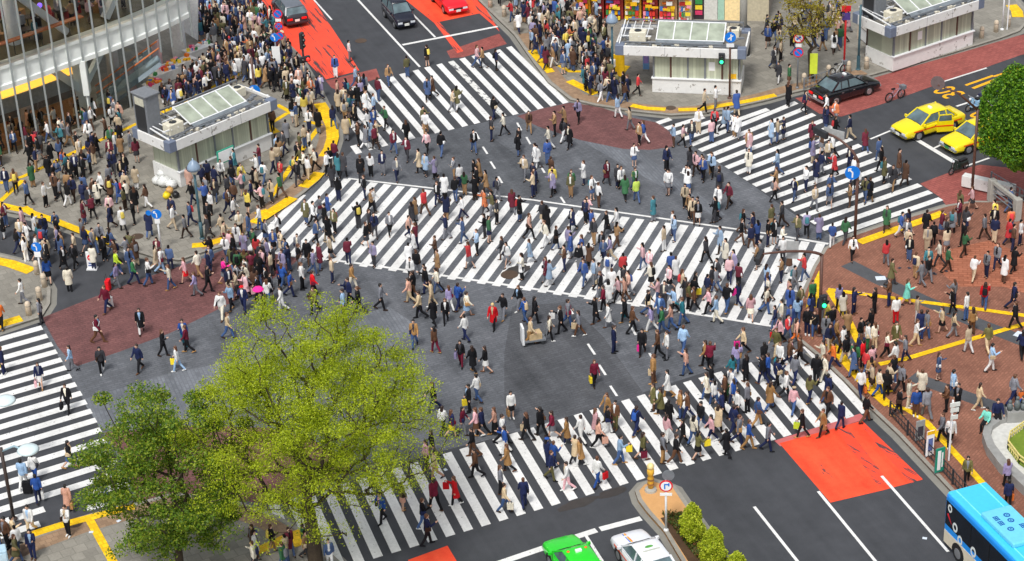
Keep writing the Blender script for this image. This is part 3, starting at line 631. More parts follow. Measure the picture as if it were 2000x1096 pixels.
for k in range(7): MB().box((.7+k*SL*.6/7, -1.12, 2.6), (SL*.6/7*.8, .04, .34)).build('hanging_sign', rr.choice(cm), shop)
for x0, x1, c in ((.62, .67, S(60, 46, 56)), (.672, .74, S(214, 214, 208)), (.742, .775, S(168, 206, 186)), (.777, .86, S(252, 226, 170)), (.865, 1.0, S(196, 186, 160))):
    MB().box((SL*(x0+x1)/2, .6, 2), (SL*(x1-x0), .4, 4)).build('wall_bay', mat('bay_%d' % int(x0*1000), c, .6, noise=.12), shop)
MB().lathe((0, 0, 0), [(.3, 0), (.3, .03)], 18).build('round_sign', sign_white, shop).matrix_local = Matrix.Translation((SL*.645, .36, 1.9)) @ Matrix.Rotation(PI/2, 4, 'X')
for k in range(3): MB().box((SL*.645, .38, .5+.4*k), (.5, .1, .3)).build('poster', rr.choice(cm), shop)

# ---------------------------------------------------------------- poles and signs
def frame(face):      # a vertical plate facing the compass angle `face`
    return Matrix.Rotation(face+PI/2, 3, 'Z')
def disc(parent, name, c, r, face, mats, marks, th=.03):
    """round plate: mats = (rim, field); marks = list of (material, [(x0,z0,x1,z1,width)...]) raised 4 mm"""
    F = frame(face)
    def ring(rr_, d): return [Vector(c)+F@Vector((rr_*math.cos(2*PI*k/24), -d, rr_*math.sin(2*PI*k/24))) for k in range(24)]
    o = MB().loft([ring(r, -th), ring(r, 0)]).build(name, mats[0], parent)
    if len(mats) > 1: MB().loft([ring(r*.78, 0), ring(r*.78, .006)]).build('sign_field', mats[1], o)
    for m, bars in marks:
        mb = MB()
        for x0, z0, x1, z1, w in bars:
            d = Vector((x1-x0, 0, z1-z0)); n = Vector((-d.z, 0, d.x)).normalized()*w/2*r; a, b = Vector((x0, 0, z0))*r, Vector((x1, 0, z1))*r
            q = [Vector(c)+F@(p+Vector((0, -dd, 0))) for dd in (.006, .014) for p in (a-n, b-n, b+n, a+n)]
            mb.add(q, [(0, 1, 2, 3), (7, 6, 5, 4), (0, 4, 5, 1), (1, 5, 6, 2), (2, 6, 7, 3), (3, 7, 4, 0)])
        mb.build('sign_mark', m, o)
    return o
FACE = math.radians(-95)
ARW = [(0, -.7, 0, .1, .2), (0, .05, -.4, .45, .2), (-.55, .6, -.15, .6, .16), (-.52, .6, -.52, .2, .16)]
TURN = [(-.15, -.65, -.15, .45, .22), (-.15, .35, .4, .35, .22), (.45, .62, .45, .05, .18), (-.5, .5, -.1, .5, .16)]
def pole(px, h, label, m=grey_metal, r=.055, base=SW, cat='pole', name='sign_pole', g=None):
    p = G(*px, base); e = empty(name, (p.x, p.y, base), 0, label, cat, g)
    MB().tube([(0, 0, 0), (0, 0, h)], r, 10).build('post', m, e, smooth=True)
    MB().lathe((0, 0, 0), [(r*2.2, 0), (r*2.2, .05), (r*1.2, .12)], 10).build('foot', m, e)
    return e
def blue_disc(e, z, marks=ARW, face=FACE, r=.3, dy=-.09): return disc(e, 'round_sign', (0, dy, z), r, face, (sign_blue,), [(sign_white, marks)])
def stop_disc(e, z, face=FACE, r=.3, slash=True): return disc(e, 'round_sign', (0, -.09, z), r, face, (sign_red, sign_blue), [(sign_red, [(-.6, .6, .6, -.6, .18)] if slash else [(-.6, .6, .6, -.6, .18), (.6, .6, -.6, -.6, .18)])])
def plate(e, z, w, h, m=sign_white, face=FACE, dy=-.08):
    o = MB().box((0, 0, 0), (w, .03, h)).build('sign_plate', m, e); o.matrix_local = Matrix.Translation((0, dy, z)) @ frame(face).to_4x4(); return o
e = pole((1301, 1036), 2.75, 'white pole with red-ringed turn sign on the median island', white_metal, base=.15, cat='road sign')
disc(e, 'round_sign', (0, -.09, 2.5), .31, FACE, (sign_red, sign_white), [(sign_blue, [(-.2, -.5, -.2, .4, .2), (-.2, .3, .35, .3, .2), (.4, .55, .4, 0, .2)])]); plate(e, 2.05, .55, .14)
disc(e, 'round_sign', (.12, .12, 2.95), .28, math.radians(85), (grey_metal,), [])
e = pole((1425, 192), 4.9, 'brown pole with blue arrow sign and green signal before the shop kiosk', brown_metal, .07, cat='signal pole')
blue_disc(e, 4.3, [(-.45, -.35, .1, .05, .2), (.1, -.6, .1, .6, .2), (.1, .1, .5, .35, .2)], r=.36); plate(e, 3.75, .5, .25, white_metal)
glow_green = mat('green_light', S(40, 240, 150), .4, noise=0, emit=1.5); glow_red = mat('red_light', S(250, 40, 30), .4, noise=0, emit=1.5)
def signal(e, c, face, horizontal=False, lit='green', n=3):
    F = frame(face); s = MB().box(c, (.38*n if horizontal else .4, .22, .4 if horizontal else .38*n), M=F).build('signal_head', dark_metal, e); bevel(s, .03)
    for k in range(n):
        q = Vector(((k-(n-1)/2)*.36, -.13, 0) if horizontal else (0, -.13, (k-(n-1)/2)*.36)); p = Vector(c)+F@q
        on = (lit == 'green' and k == 0) or (lit == 'red' and k == n-1)
        MB().ell(p, .12, 10, 6).build('lens', (glow_green if lit == 'green' else glow_red) if on else mat('dark_lens', S(36, 34, 32), .3), s)
    return s
signal(e, (-.55, -.1, 2.85), math.radians(-100), n=2)
def lamp_dome(px, h, label):
    e = pole(px, h, label, teal_metal, .075, cat='street lamp', name='street_lamp', g='dome lamps on the pavements')
    MB().tube([(0, 0, .0), (0, 0, 1.1)], .11, 10).build('pole_base', teal_metal, e, smooth=True)
    MB().lathe((0, 0, h), [(.12, -.3), (.2, -.2), (.2, -.02)], 14).build('lamp_bulb', mat('lamp_glass', S(244, 240, 220), .3), e, smooth=True)
    MB().lathe((0, 0, h), [(.4, -.02), (.39, .14), (.3, .34), (.17, .5), (.05, .58), (.04, .7)], 20).build('lamp_shade', mat('shade_blue', S(136, 156, 178), .35, noise=.06), e, smooth=True)
lamp_dome((1197, 166), 4.5, 'dome-shaded street lamp at the left corner of the shop kiosk')
lamp_dome((395, 466), 4.5, 'dome-shaded street lamp covered in stickers near the left kiosk')
def arm_pole(px, h, tip, label, face, heads):
    p = G(*px, SW); e = pole(px, h*.86, label, brown_metal, .09, cat='signal pole')
    t = Vector(tip)-Vector((p.x, p.y, SW)); d = Vector((t.x, t.y, 0)); pts = []
    for k in range(9):
        u = k/8; pts.append(Vector((0, 0, h*.85))+d*(u**1.6)+Vector((0, 0, (t.z-h*.85)*math.sin(u*PI/2))))
    MB().tube(pts, [.085-.004*k for k in range(9)], 8).build('arm', brown_metal, e, smooth=True)
    return e, pts
e, pts = arm_pole((1669, 480), 6.1, G(1603, 256, 6.6), 'tall brown signal pole curving over the right crossing', 0, None)
signal(e, pts[8]+Vector((0, 0, -.1)), math.radians(30), True, 'none'); MB().box(pts[6]+Vector((0, .2, .1)), (1.3, .06, .5), math.radians(-40)).build('sign_plate', mat('plate_grey', S(168, 170, 170), .5), e)
disc(e, 'round_sign', (-.32, -.2, 4.7), .42, FACE, (sign_blue,), [(sign_white, ARW)]); MB().bar((0, 0, 4.7), (-.32, -.12, 4.7), .05, .05).build('bracket', brown_metal, e)
e, pts = arm_pole((1600, 655), 5.6, G(1484, 497, 5.5), 'brown signal pole curving over the end of the diagonal crossing', 0, None)
signal(e, pts[8]+Vector((0, -.1, -.1)), math.radians(160), True, 'none'); MB().box(pts[5]+Vector((0, .15, 0)), (.62, .05, 1.0), math.radians(-12)).build('sign_plate', mat('plate_grey', S(168, 170, 170), .5), e)
signal(e, (.1, -.28, 2.2), math.radians(-70), False, 'green', 2)
e = pole((1897, 393), 5.9, 'dark brown pole with a round disc on a raised arm beside the trimmed tree', brown_metal, .085, cat='signal pole')
P6 = Vector(e.location); tip = G(1832, 166, 7.6)-P6
MB().tube([(0, 0, 5.85), Vector((0, 0, 5.9)).lerp(tip, .5)+Vector((0, 0, .25)), tip], [.08, .06, .05], 8).build('arm', brown_metal, e, smooth=True)
disc(e, 'round_sign', tip+Vector((0, .05, .1)), .42, math.radians(60), (mat('sign_back', S(112, 98, 98), .5),), [])
e = pole((506, 259), 5.2, 'brown pole with blue arrow sign and white box beside the left kiosk', brown_metal, .08, cat='signal pole')
blue_disc(e, 3.0, r=.36); MB().box((.45, -.05, 2.3), (.75, .4, .55)).build('control_box', white_metal, e); signal(e, (.35, -.2, 1.5), math.radians(-80), False, 'green', 2)
e = pole((552, 126), 4.0, 'grey pole stacked with three red-ringed signs beside the orange lane', cat='road sign')
stop_disc(e, 3.75, r=.34); plate(e, 3.3, .4, .2); stop_disc(e, 2.85, slash=False); stop_disc(e, 2.15)
e = pole((544, 150), 3.0, 'pole with round blue sign and white banner behind the sign stack', cat='road sign'); blue_disc(e, 2.9); plate(e, 1.5, .55, 1.5)
e = pole((597, 160), 3.3, 'dark signal pole with red light at the corner of the orange lane', dark_metal, .07, cat='signal pole'); signal(e, (0, 0, 3.0), math.radians(-20), False, 'none', 3); signal(e, (.1, -.25, 1.75), math.radians(-60), True, 'red', 2)
e = pole((316, 494), 2.75, 'white pole with round blue sign near the kerb tip of the left pavement', white_metal, cat='road sign'); blue_disc(e, 2.55); blue_disc(e, 2.6, [], r=.16).location = (-.45, 0, .05); plate(e, 2.1, .3, .3)
e = pole((84, 558), 2.75, 'white pole with blue sign beside the lower left bollards', white_metal, cat='road sign'); blue_disc(e, 2.5); plate(e, 2.05, .36, .34)
e = pole((1557, 172), 3.8, 'grey pole with two no-parking signs behind the black taxi', grey_metal, cat='road sign'); disc(e, 'round_sign', (0, -.09, 3.55), .33, FACE, (sign_red, sign_white), [(sign_blue, [(-.4, -.3, .4, .3, .4)]), (sign_red, [(-.6, .6, .6, -.6, .16)])]); plate(e, 3.05, .4, .22); stop_disc(e, 2.55, r=.33)
e = pole((1648, 141), 4.6, 'bright red pole behind the black taxi', red_metal, .07); plate(e, 4.0, .55, .5, mat('plate_purple', S(92, 70, 150), .5)); plate(e, 4.55, .6, .4, sign_red)
e = pole((1676, 136), 4.6, 'teal pole left of the right kiosk', teal_metal, .08); MB().tube([(0, 0, 0), (0, 0, 1.0)], .12, 10).build('pole_base', teal_metal, e)
e = pole((1692, 108), 5.2, 'thin brown pole at the corner of the right kiosk', brown_metal, .06)
e = pole((1957, 58), 3.6, 'white twin pole at the far right corner', white_metal, .06); MB().tube([(.35, 0, 0), (.35, 0, 3.4)], .05, 8).build('second_post', white_metal, e)
e = pole((1451, 108), 8.0, 'thick grey utility pole behind the shop kiosk', concrete, .26, name='utility_pole'); MB().lathe((0, 0, 0), [(.5, 0), (.5, 2.0), (.3, 2.2)], 14).build('pole_sleeve', dark_metal, e); MB().box((0, -.28, 5.3), (.5, .03, 1.6)).build('wrapped_notice', mat('notice_bluewhite', S(206, 216, 230), .5), e)
def disc_lamp(px, h, tip, label):
    p = G(*px, SW); e = pole(px, h, label, mat('pole_dark_brown', S(60, 48, 44), .5), .085, cat='street lamp', name='street_lamp', g='disc lamps at the lower left')
    t = Vector(tip)-Vector((p.x, p.y, SW))
    MB().tube([(0, 0, h-.2), (t.x*.5, t.y*.5, h+.15), (t.x*.92, t.y*.92, t.z-.05)], .05, 8).build('arm', mat('arm_bluegrey', S(150, 178, 190), .5), e, smooth=True)
    MB().lathe(t, [(.1, -.12), (.46, -.06), (.52, .0), (.44, .1), (.25, .17), (.03, .2)], 24).build('lamp_disc', mat('lamp_pale', S(216, 234, 238), .3, noise=.05), e, smooth=True)
disc_lamp((27, 1014), 4.0, G(55, 879, 4.1), 'lamp with pale disc head at the lower end of the left crossing')
disc_lamp((-30, 930), 4.1, G(10, 783, 4.2), 'lamp with pale disc head cut by the left picture edge')
# reflective marker statue on the island nose
g = G(1271, 958, .15); e = empty('island_marker', (g.x, g.y, .15), 0, 'yellow and beige reflective marker post on the island nose', 'marker post')
MB().lathe((0, 0, 0), [(.3, 0), (.28, .1), (.12, .16)], 12).build('foot', concrete, e); MB().lathe((0, 0, .14), [(.13, 0), (.16, .5), (.12, .75), (.17, .8), (.17, 1.05), (.08, 1.12)], 12).build('post', mat('marker_yellow', S(226, 176, 60), .5, noise=.2), e, smooth=True)
MB().ell((0, 0, 1.35), .18).build('reflector', mat('marker_beige', S(236, 214, 150), .35), e, smooth=True)
for z in (.35, .6): MB().lathe((0, 0, z), [(.168, 0), (.168, .09)], 12).build('band', mat('marker_brown', S(150, 104, 60), .5), e)
# bollards
bol = empty('bollard', (0, 0, SW), 0, 'beige stone bollard on the kerb', 'bollard', 'bollards along the kerbs')
MB().lathe((0, 0, 0), [(.17, 0), (.16, .72), (.13, .8), (.06, .85)], 12).build('shaft', beige_stone, bol, smooth=True)
MB().lathe((0, 0, .56), [(.168, 0), (.168, .05)], 12).build('collar', mat('collar_grey', S(150, 142, 130), .6), bol)
LB = ['pale bollard by the foot of the blue sign pole at the left', 'pale bollard second down from the left blue sign pole', 'pale bollard third down beside the left kerb curve', 'pale bollard nearest the left crossing end', 'pale bollard beside the grey car at the top', 'pale bollard just below the grey car at the top',
      'pale bollard under the black taxi boot', 'pale bollard behind the yellow-green board', 'pale bollard in front of the red pole', 'pale bollard between the teal pole and white fence', 'pale bollard at the far end of the white panel fence', 'middle bollard of the three at the far right corner', 'last bollard at the far right corner', 'pale bollard by the top kerb left of the shop', 'second pale bollard by the top kerb left of the shop', 'pale bollard at the upper kerb behind the red car']
for i, (x, y) in enumerate([(73, 535), (87, 560), (78, 586), (57, 615), (516, 62), (532, 84), (1570, 166), (1618, 150), (1657, 142), (1692, 134), (1917, 74), (1945, 62), (1969, 52), (958, 14), (985, 32), (1008, 58)]):
    o = bol if i == 0 else copy_tree(bol); g = G(x, y, SW); o.location = (g.x, g.y, SW); o['label'] = LB[i]
# kerb rails
def kerb_rail(pts, label, m=dark_metal, name='kerb_railing'):
    P = [G(x, y, SW) for x, y in pts]; f = empty(name, P[0], 0, label, 'railing'); o = Vector(P[0]); Q = [p-o for p in P]
    for q in Q: MB().box((q.x, q.y, .42), (.09, .09, .84)).build('post', m, f)
    for a, b in zip(Q, Q[1:]):
        for z in (.8, .45, .15): MB().bar(a+Vector((0, 0, z)), b+Vector((0, 0, z)), .04, .04).build('rail', m, f)
        mb = MB(); n = max(3, int((b-a).length/.28))
        for k in range(1, n): c = a.lerp(b, k/n); mb.bar(c+Vector((0, 0, .15)), c+Vector((0, 0, .8)), .025, .025)
        mb.build('bars', m, f)
kerb_rail([(1738, 812), (1772, 850), (1806, 888), (1832, 914), (1860, 946), (1890, 980)], 'black kerb railing beside the orange lane at the lower right')
kerb_rail([(1570, 176), (1618, 160)], 'chain rail between bollards behind the black taxi', grey_metal)
kerb_rail([(1935, 360), (1990, 392), (2040, 420)], 'grey kerb railing under the trimmed tree', grey_metal)
# boards and banners
def board(px, w, h, label, m, face=-1.66, legs=None, lift=.1, name='sign_board', strips=()):
    g = G(*px, SW); e = empty(name, (g.x, g.y, SW), face+PI/2, label, 'sign board')
    o = MB().box((0, 0, lift+h/2), (w, .06, h)).build('board_face', m, e); bevel(o, .015, 1)
    for s in (-1, 1): MB().box((s*w*.42, .05, (lift+h*.5)/2), (.05, .05, lift+h*.5)).build('leg', legs or grey_metal, e)
    for x0, z0, x1, z1, mm in strips: MB().box(((x0+x1)/2*w, -.034, lift+(z0+z1)/2*h), ((x1-x0)*w, .008, (z1-z0)*h)).build('sign_mark', mm, o)
    return e
txt_dark = mat('print_dark', S(60, 60, 70), .6, noise=0); limey = mat('lime_board', S(222, 238, 70), .5, noise=.05)
board((1588, 165), .5, 1.45, 'tall yellow-green board behind the black taxi', limey, lift=.75, legs=mat('leg_orange', S(170, 110, 40), .6))
grn = mat('banner_green', S(20, 140, 116), .5, noise=.06)
board((1834, 925), .5, 1.35, 'green banner board by the kerb above the bus', grn, face=-1.2, strips=[(-.3, .1, .05, .9, sign_white), (.15, .2, .3, .8, sign_white)])
board((1815, 893), .42, 1.4, 'white and yellow banner board left of the green one', sign_white, face=-1.2, strips=[(-.5, .86, .5, 1, mat('card_yellow', S(246, 190, 20))), (-.3, .2, .3, .7, mat('print_blue', S(90, 110, 170)))])
board((1796, 862), .5, 1.1, 'rounded grey sign stand at the plaza kerb', mat('board_grey', S(150, 156, 156), .5), face=-1.2, strips=[(-.3, .2, .3, .7, txt_dark)])
e = board((180, 522), .55, 1.05, 'white portable board with a red no-entry disc on the left road', sign_white, lift=.08, strips=[(-.35, .12, .35, .2, mat('print_blue', S(90, 110, 170))), (-.3, .26, .3, .34, mat('print_blue', S(90, 110, 170)))])
e.location.z = 0
disc(e, 'round_sign', (0, -.04, .75), .2, -PI/2, (sign_red,), [(sign_white, [(-.6, 0, .6, 0, .28)])]); MB().box((0, 0, .04), (.6, .4, .07)).build('base', white_metal, e)
for px, lab, c in (((1892, 50), 'blue and lilac banner on the right kiosk corner', S(40, 150, 220)), ((489, 268), 'blue and lilac banner at the left kiosk', S(70, 150, 220)), ((1262, 138), 'blue and lilac banner at the shop kiosk', S(120, 170, 226)), ((1708, 118), 'pale blue banner behind the short panel fence', S(150, 170, 206))):
    board(px, .42, 1.5, lab, mat('banner_%d' % px[0], c, .5), strips=[(-.4, .3, .4, .7, mat('banner_lilac', S(176, 150, 226), .5))])
board((1208, 152), .85, 1.6, 'large yellow board behind people at the shop kiosk corner', mat('tactile_board', S(240, 190, 24), .5), face=-1.7)
e = board((1853, 900), .08, 1.9, 'slim white guide post with signs by the plaza kerb', white_metal, lift=.0); MB().box((0, 0, 2.6), (.09, .09, 1.6)).build('post', white_metal, e)
for z, w in ((3.2, .5), (2.9, .42), (2.5, .36)): MB().box((.1, -.06, z), (w, .05, .22), .3).build('sign_plate', mat('plate_pale', S(214, 218, 214), .5), e)
board((440, 322), 1.0, .95, 'green-framed map board standing below the left kiosk', sign_white, face=-2.35, lift=.35, strips=[(-.5, .9, .5, 1, mat('board_teal', S(60, 180, 150))), (-.5, 0, .5, .1, mat('board_teal', S(60, 180, 150)))]) if False else None
# blue cabinet at the lower-left edge
g = G(6, 1135, SW); e = empty('cabinet', (g.x, g.y, SW), .3, 'pale blue cabinet at the lower left picture corner', 'cabinet')
bevel(MB().box((0, 0, .9), (.8, .6, 1.8)).build('case', mat('cabinet_blue', S(178, 208, 226), .4), e), .06); MB().box((0, -.305, .95), (.66, .02, 1.4)).build('door', mat('cabinet_door', S(196, 222, 236), .4), e)
# ---------------------------------------------------------------- stalls, rubbish, bench, planter
def stall(px, w, d, rz, label, seed):
    g = G(*px, SW); e = empty('market_stall', (g.x, g.y, SW), rz, label, 'stall', 'sales tables by the glass building'); rr = random.Random(seed)
    MB().box((0, 0, .72), (w, d, .06)).build('table_top', white_metal, e); c = MB().box((0, 0, .36), (w-.06, d-.06, .66)).build('table_cloth', mat('cloth_white', S(224, 224, 222), .8, noise=.12), e)
    for k in range(14):
        MB().box((rr.uniform(-.42, .42)*w, rr.uniform(-.38, .38)*d, .75+.09), (rr.uniform(.15, .3), rr.uniform(.15, .3), rr.uniform(.08, .25)), rr.uniform(0, 1.5)).build('goods_box', rr.choice(cm), e)
for i, (px, w, d, rz, lab) in enumerate([((318, 158), 2.2, 1.0, .75, 'white sales table of bright goods nearest the left kiosk tower'), ((352, 140), 2.4, 1.0, .75, 'white sales table of bright goods in the middle of the row'), ((388, 112), 2.2, .9, .75, 'white sales table of bright goods furthest up the row'), ((300, 182), 1.3, .8, .75, 'low sales table with pink and white goods behind the kiosk tower')]): stall(px, w, d, rz, lab, i)
bagw = mat('bag_translucent', S(220, 222, 220), .4, noise=.2, scale=9)
for i, (x, y, s, m_, lab) in enumerate([(325, 342, .42, bagw, 'largest white rubbish bag heaped by the left kiosk'), (312, 338, .34, bagw, 'white rubbish bag at the left of the heap'), (340, 346, .36, bagw, 'white rubbish bag at the right of the heap'), (322, 326, .36, bagw, 'white rubbish bag at the back of the heap'), (336, 356, .26, mat('bag_tan', S(206, 160, 96), .5), 'tan carton bag in front of the rubbish heap'), (330, 366, .26, mat('bag_yellow', S(240, 210, 30), .5), 'yellow bag in front of the rubbish heap'), (348, 364, .24, mat('bag_black', S(30, 30, 32), .4), 'black bag at the right front of the rubbish heap')]):
    g = G(x-4, y+22, SW); rr = random.Random(i); o = MB()
    rings = []
    for j in range(7):
        a = -PI/2+.1+(PI-.2)*j/6; rings.append([Vector((s*math.cos(a)*math.cos(2*PI*k/12)*rr.uniform(.85, 1.1), s*math.cos(a)*math.sin(2*PI*k/12)*rr.uniform(.85, 1.1), s*.85*(1+math.sin(a)))) for k in range(12)])
    o.loft(rings); o.tube([(0, 0, s*1.62), (0, 0, s*1.85)], [.06, .1], 8); q = o.build('rubbish_bag', m_, smooth=True); q.location = (g.x, g.y, SW); tag(q, lab, 'rubbish bag', 'rubbish heap by the left kiosk')
# curved stone bench and planter, lower right
g = G(2010, 905, SW); pl = empty('stone_planter', (g.x, g.y, SW), 0, 'curved grey stone planter with lawn and yellow rail at the right edge', 'planter')
stone = mat('planter_stone', S(150, 150, 148), .7, noise=.12, scale=3)
out = [G(x, y, SW+.5)-g for x, y in ((1978, 800), (1945, 810), (1924, 826), (1919, 846), (1928, 872), (1952, 905), (2000, 950), (2060, 1000))]
inn = [G(x, y, SW+.5)-g for x, y in ((1985, 812), (1956, 820), (1939, 832), (1935, 848), (1943, 868), (1965, 896), (2010, 936), (2070, 985))]
MB().loft([[Vector((a.x, a.y, 0)), Vector((a.x, a.y, .5)), Vector((b.x, b.y, .5)), Vector((b.x, b.y, 0))] for a, b in zip(out, inn)]).build('bench_wall', stone, pl)
MB().prism([Vector((p.x, p.y, 0)) for p in inn]+[Vector((9, -6, 0)), Vector((9, 6, 0))], .0, .25).build('terrace', mat('terrace_white', S(206, 206, 202), .7, noise=.1), pl)
o2 = [G(x, y, SW+.3)-g for x, y in ((2050, 830), (2000, 838), (1972, 858), (1968, 876), (1990, 905), (2060, 955))]
lw = MB().prism([Vector((p.x, p.y, 0)) for p in o2]+[Vector((8, -4, 0)), Vector((8, 4, 0))], .2, .36).build('lawn', ground_mat('lawn_green', S(84, 110, 36), S(130, 150, 52), (1, 6, 40), (.4, .4, .5), rough=.9), pl)
mb = MB()
for a, b in zip(o2, o2[1:]):
    a = Vector((a.x, a.y, .3)); b = Vector((b.x, b.y, .3))
    for k in range(7): c = a.lerp(b, k/6); mb.bar(c, c+Vector((0, 0, .45)), .05, .05)
    for z in (.25, .45): mb.bar(a+Vector((0, 0, z)), b+Vector((0, 0, z)), .06, .06)
mb.build('bamboo_rail', mat('bamboo', S(222, 206, 130), .6), pl)
g = G(1985, 812, SW+.5); e = empty('bronze_figures', (g.x, g.y, SW), 0, 'small grey sculpture group on the curved stone planter', 'sculpture')
MB().box((0, 0, .55), (1.0, .5, .6)).build('plinth', stone, e)
mb = MB()
for x, h in ((-.35, .5), (0, .7), (.3, .45)): mb.lathe((x, 0, .85), [(.13, 0), (.16, h*.5), (.08, h*.8)], 8).ell((x, 0, .85+h*.95), .1, 8, 6)
mb.build('figures', mat('bronze_grey', S(96, 104, 106), .5, noise=.2), e, smooth=True)
# small stone seat by the trimmed tree
g0, g1 = G(1936, 392, SW), G(1985, 430, SW); e = empty('concrete_gate', g0, math.atan2(g1.y-g0.y, g1.x-g0.x), 'low concrete frame with metal rails under the trimmed tree', 'barrier'); l = (g1-g0).length
for x in (0, l): bevel(MB().box((x, 0, .7), (.4, .4, 1.4)).build('pillar', concrete, e), .03)
MB().box((l/2, 0, 1.25), (l-.4, .2, .18)).build('beam', concrete, e)
for z in (.5, .75, 1.0): MB().tube([(.2, 0, z), (l-.2, 0, z)], .035, 6).build('rail', grey_metal, e)
g = G(1930, 372, SW); bevel(MB().box((0, 0, .35), (3.2, .5, .7), -.6).build('low_wall', dirty_white), .02).location = g
tag(bpy.data.objects['low_wall'], 'low white wall panel behind the pole beside the trimmed tree', 'wall')
for k in range(14):     # dropped leaflets on the plaza and road
    x, y = [(1720, 544), (1757, 524), (1824, 534), (1848, 530), (1826, 536), (1939, 418), (1935, 440), (1776, 524), (1995, 655), (178, 1040), (232, 1018), (1150, 1090), (870, 918), (1806, 1052)][k]
    g = G(x, y, SW if k not in (11, 12, 13) else 0); s = .55 if k == 0 else .7 if k == 8 else .2
    q = MB().box((0, 0, .02), (s, s*.8, .01), k*.7).build('leaflet', mat('paper', S(214, 224, 236), .6) if k in (0, 8, 9, 10, 11, 12, 13) else txt_dark); q.location = g
    tag(q, ['large pale leaflet on the dark plaza band', 'dark scrap left of the standing couple on the plaza', 'dark scrap on bright plaza bricks', 'dark scrap right of the others on bright bricks', 'dark scrap nearest the middle of the bright bricks', 'dark scrap near the top of the plaza', 'second dark scrap near the top of the plaza', 'dark scrap below the plaza crowd', 'pale panel on the plaza at the right edge', 'white scrap on lower left flagstones', 'white scrap by the lower left yellow paving', 'white scrap beside the white taxi', 'white scrap on the bottom crossing', 'white scrap on the road beside the bus'][k], 'litter', 'litter on the ground')

g = G(1032, 672); e = empty('hand_cart', (g.x, g.y, .01), math.radians(10), 'white panelled hand cart being pushed across the open road centre', 'cart')
bevel(MB().box((-.3, 0, .62), (.12, .62, 1.05)).build('side_panel', white_metal, e), .02); MB().box((.3, 0, .28), (1.2, .6, .1)).build('deck', grey_metal, e); MB().box((.35, 0, .5), (.7, .5, .36), .1).build('load_box', mat('carton', S(196, 170, 130), .8), e)
for x in (-.2, .75):
    for y in (-.24, .24): MB().lathe((0, 0, 0), [(.11, -.03), (.11, .03)], 12).build('wheel', dark_metal, e).matrix_local = Matrix.Translation((x, y, .11)) @ Matrix.Rotation(PI/2, 4, 'X')
MB().tube([(.88, -.25, .3), (1.05, -.25, 1.0), (1.05, .25, 1.0), (.88, .25, .3)], .025, 6).build('push_handle', grey_metal, e)
# ================================================================ VEHICLES (x = forward)
tyre_m = mat('tyre', S(26, 26, 28), .8, noise=.1); rim_m = mat('rim', S(170, 172, 176), .35, metal=.6, noise=.05)
lamp_m = mat('headlamp', S(226, 232, 238), .12, noise=0, spec=.8); tail_m = mat('tail_lamp', S(236, 24, 24), .25, noise=0, emit=.25)
chrome = mat('chrome', S(196, 200, 204), .25, metal=.8, noise=.05); plate_m = mat('plate', S(238, 240, 232), .5, noise=0); plate_g = mat('plate_green', S(40, 130, 70), .5, noise=0)
car_glass = mat('car_glass', S(92, 112, 118), .06, noise=.35, scale=1.6, spec=.9); black_trim = mat('black_trim', S(20, 21, 23), .5, noise=0)
SED = dict(L=4.7, W=1.7, st=[(2.35, .28, .64, .86), (2.28, .24, .74, .95), (1.9, .22, .82, 1), (1.2, .2, .93, 1), (.3, .2, .95, 1), (-1.3, .2, .97, 1), (-1.6, .2, .98, 1), (-2.2, .24, .93, .98), (-2.33, .3, .84, .92)],
           gb=(1.18, -1.62, .93, .99), gr=(.38, -1.0, 1.47), wb=(1.36, -1.32), wr=.32)
HAT = dict(L=3.6, W=1.5, st=[(1.8, .3, .66, .84), (1.74, .24, .82, .94), (1.35, .22, .96, 1), (.95, .2, 1.03, 1), (.2, .2, 1.0, 1), (-1.4, .2, 1.02, 1), (-1.74, .24, 1.02, .96), (-1.8, .3, .95, .9)],
           gb=(1.0, -1.76, 1.0, 1.0), gr=(.35, -1.5, 1.58), wb=(1.15, -1.15), wr=.29)
WAG = dict(L=4.4, W=1.7, st=[(2.2, .28, .66, .84), (2.12, .24, .78, .94), (1.7, .22, .88, 1), (1.05, .2, .98, 1), (.2, .2, 1.0, 1), (-1.6, .2, 1.03, 1), (-2.1, .24, 1.02, .96), (-2.2, .3, .9, .9)],
           gb=(1.05, -2.1, .98, 1.02), gr=(.35, -1.75, 1.5), wb=(1.3, -1.3), wr=.31)
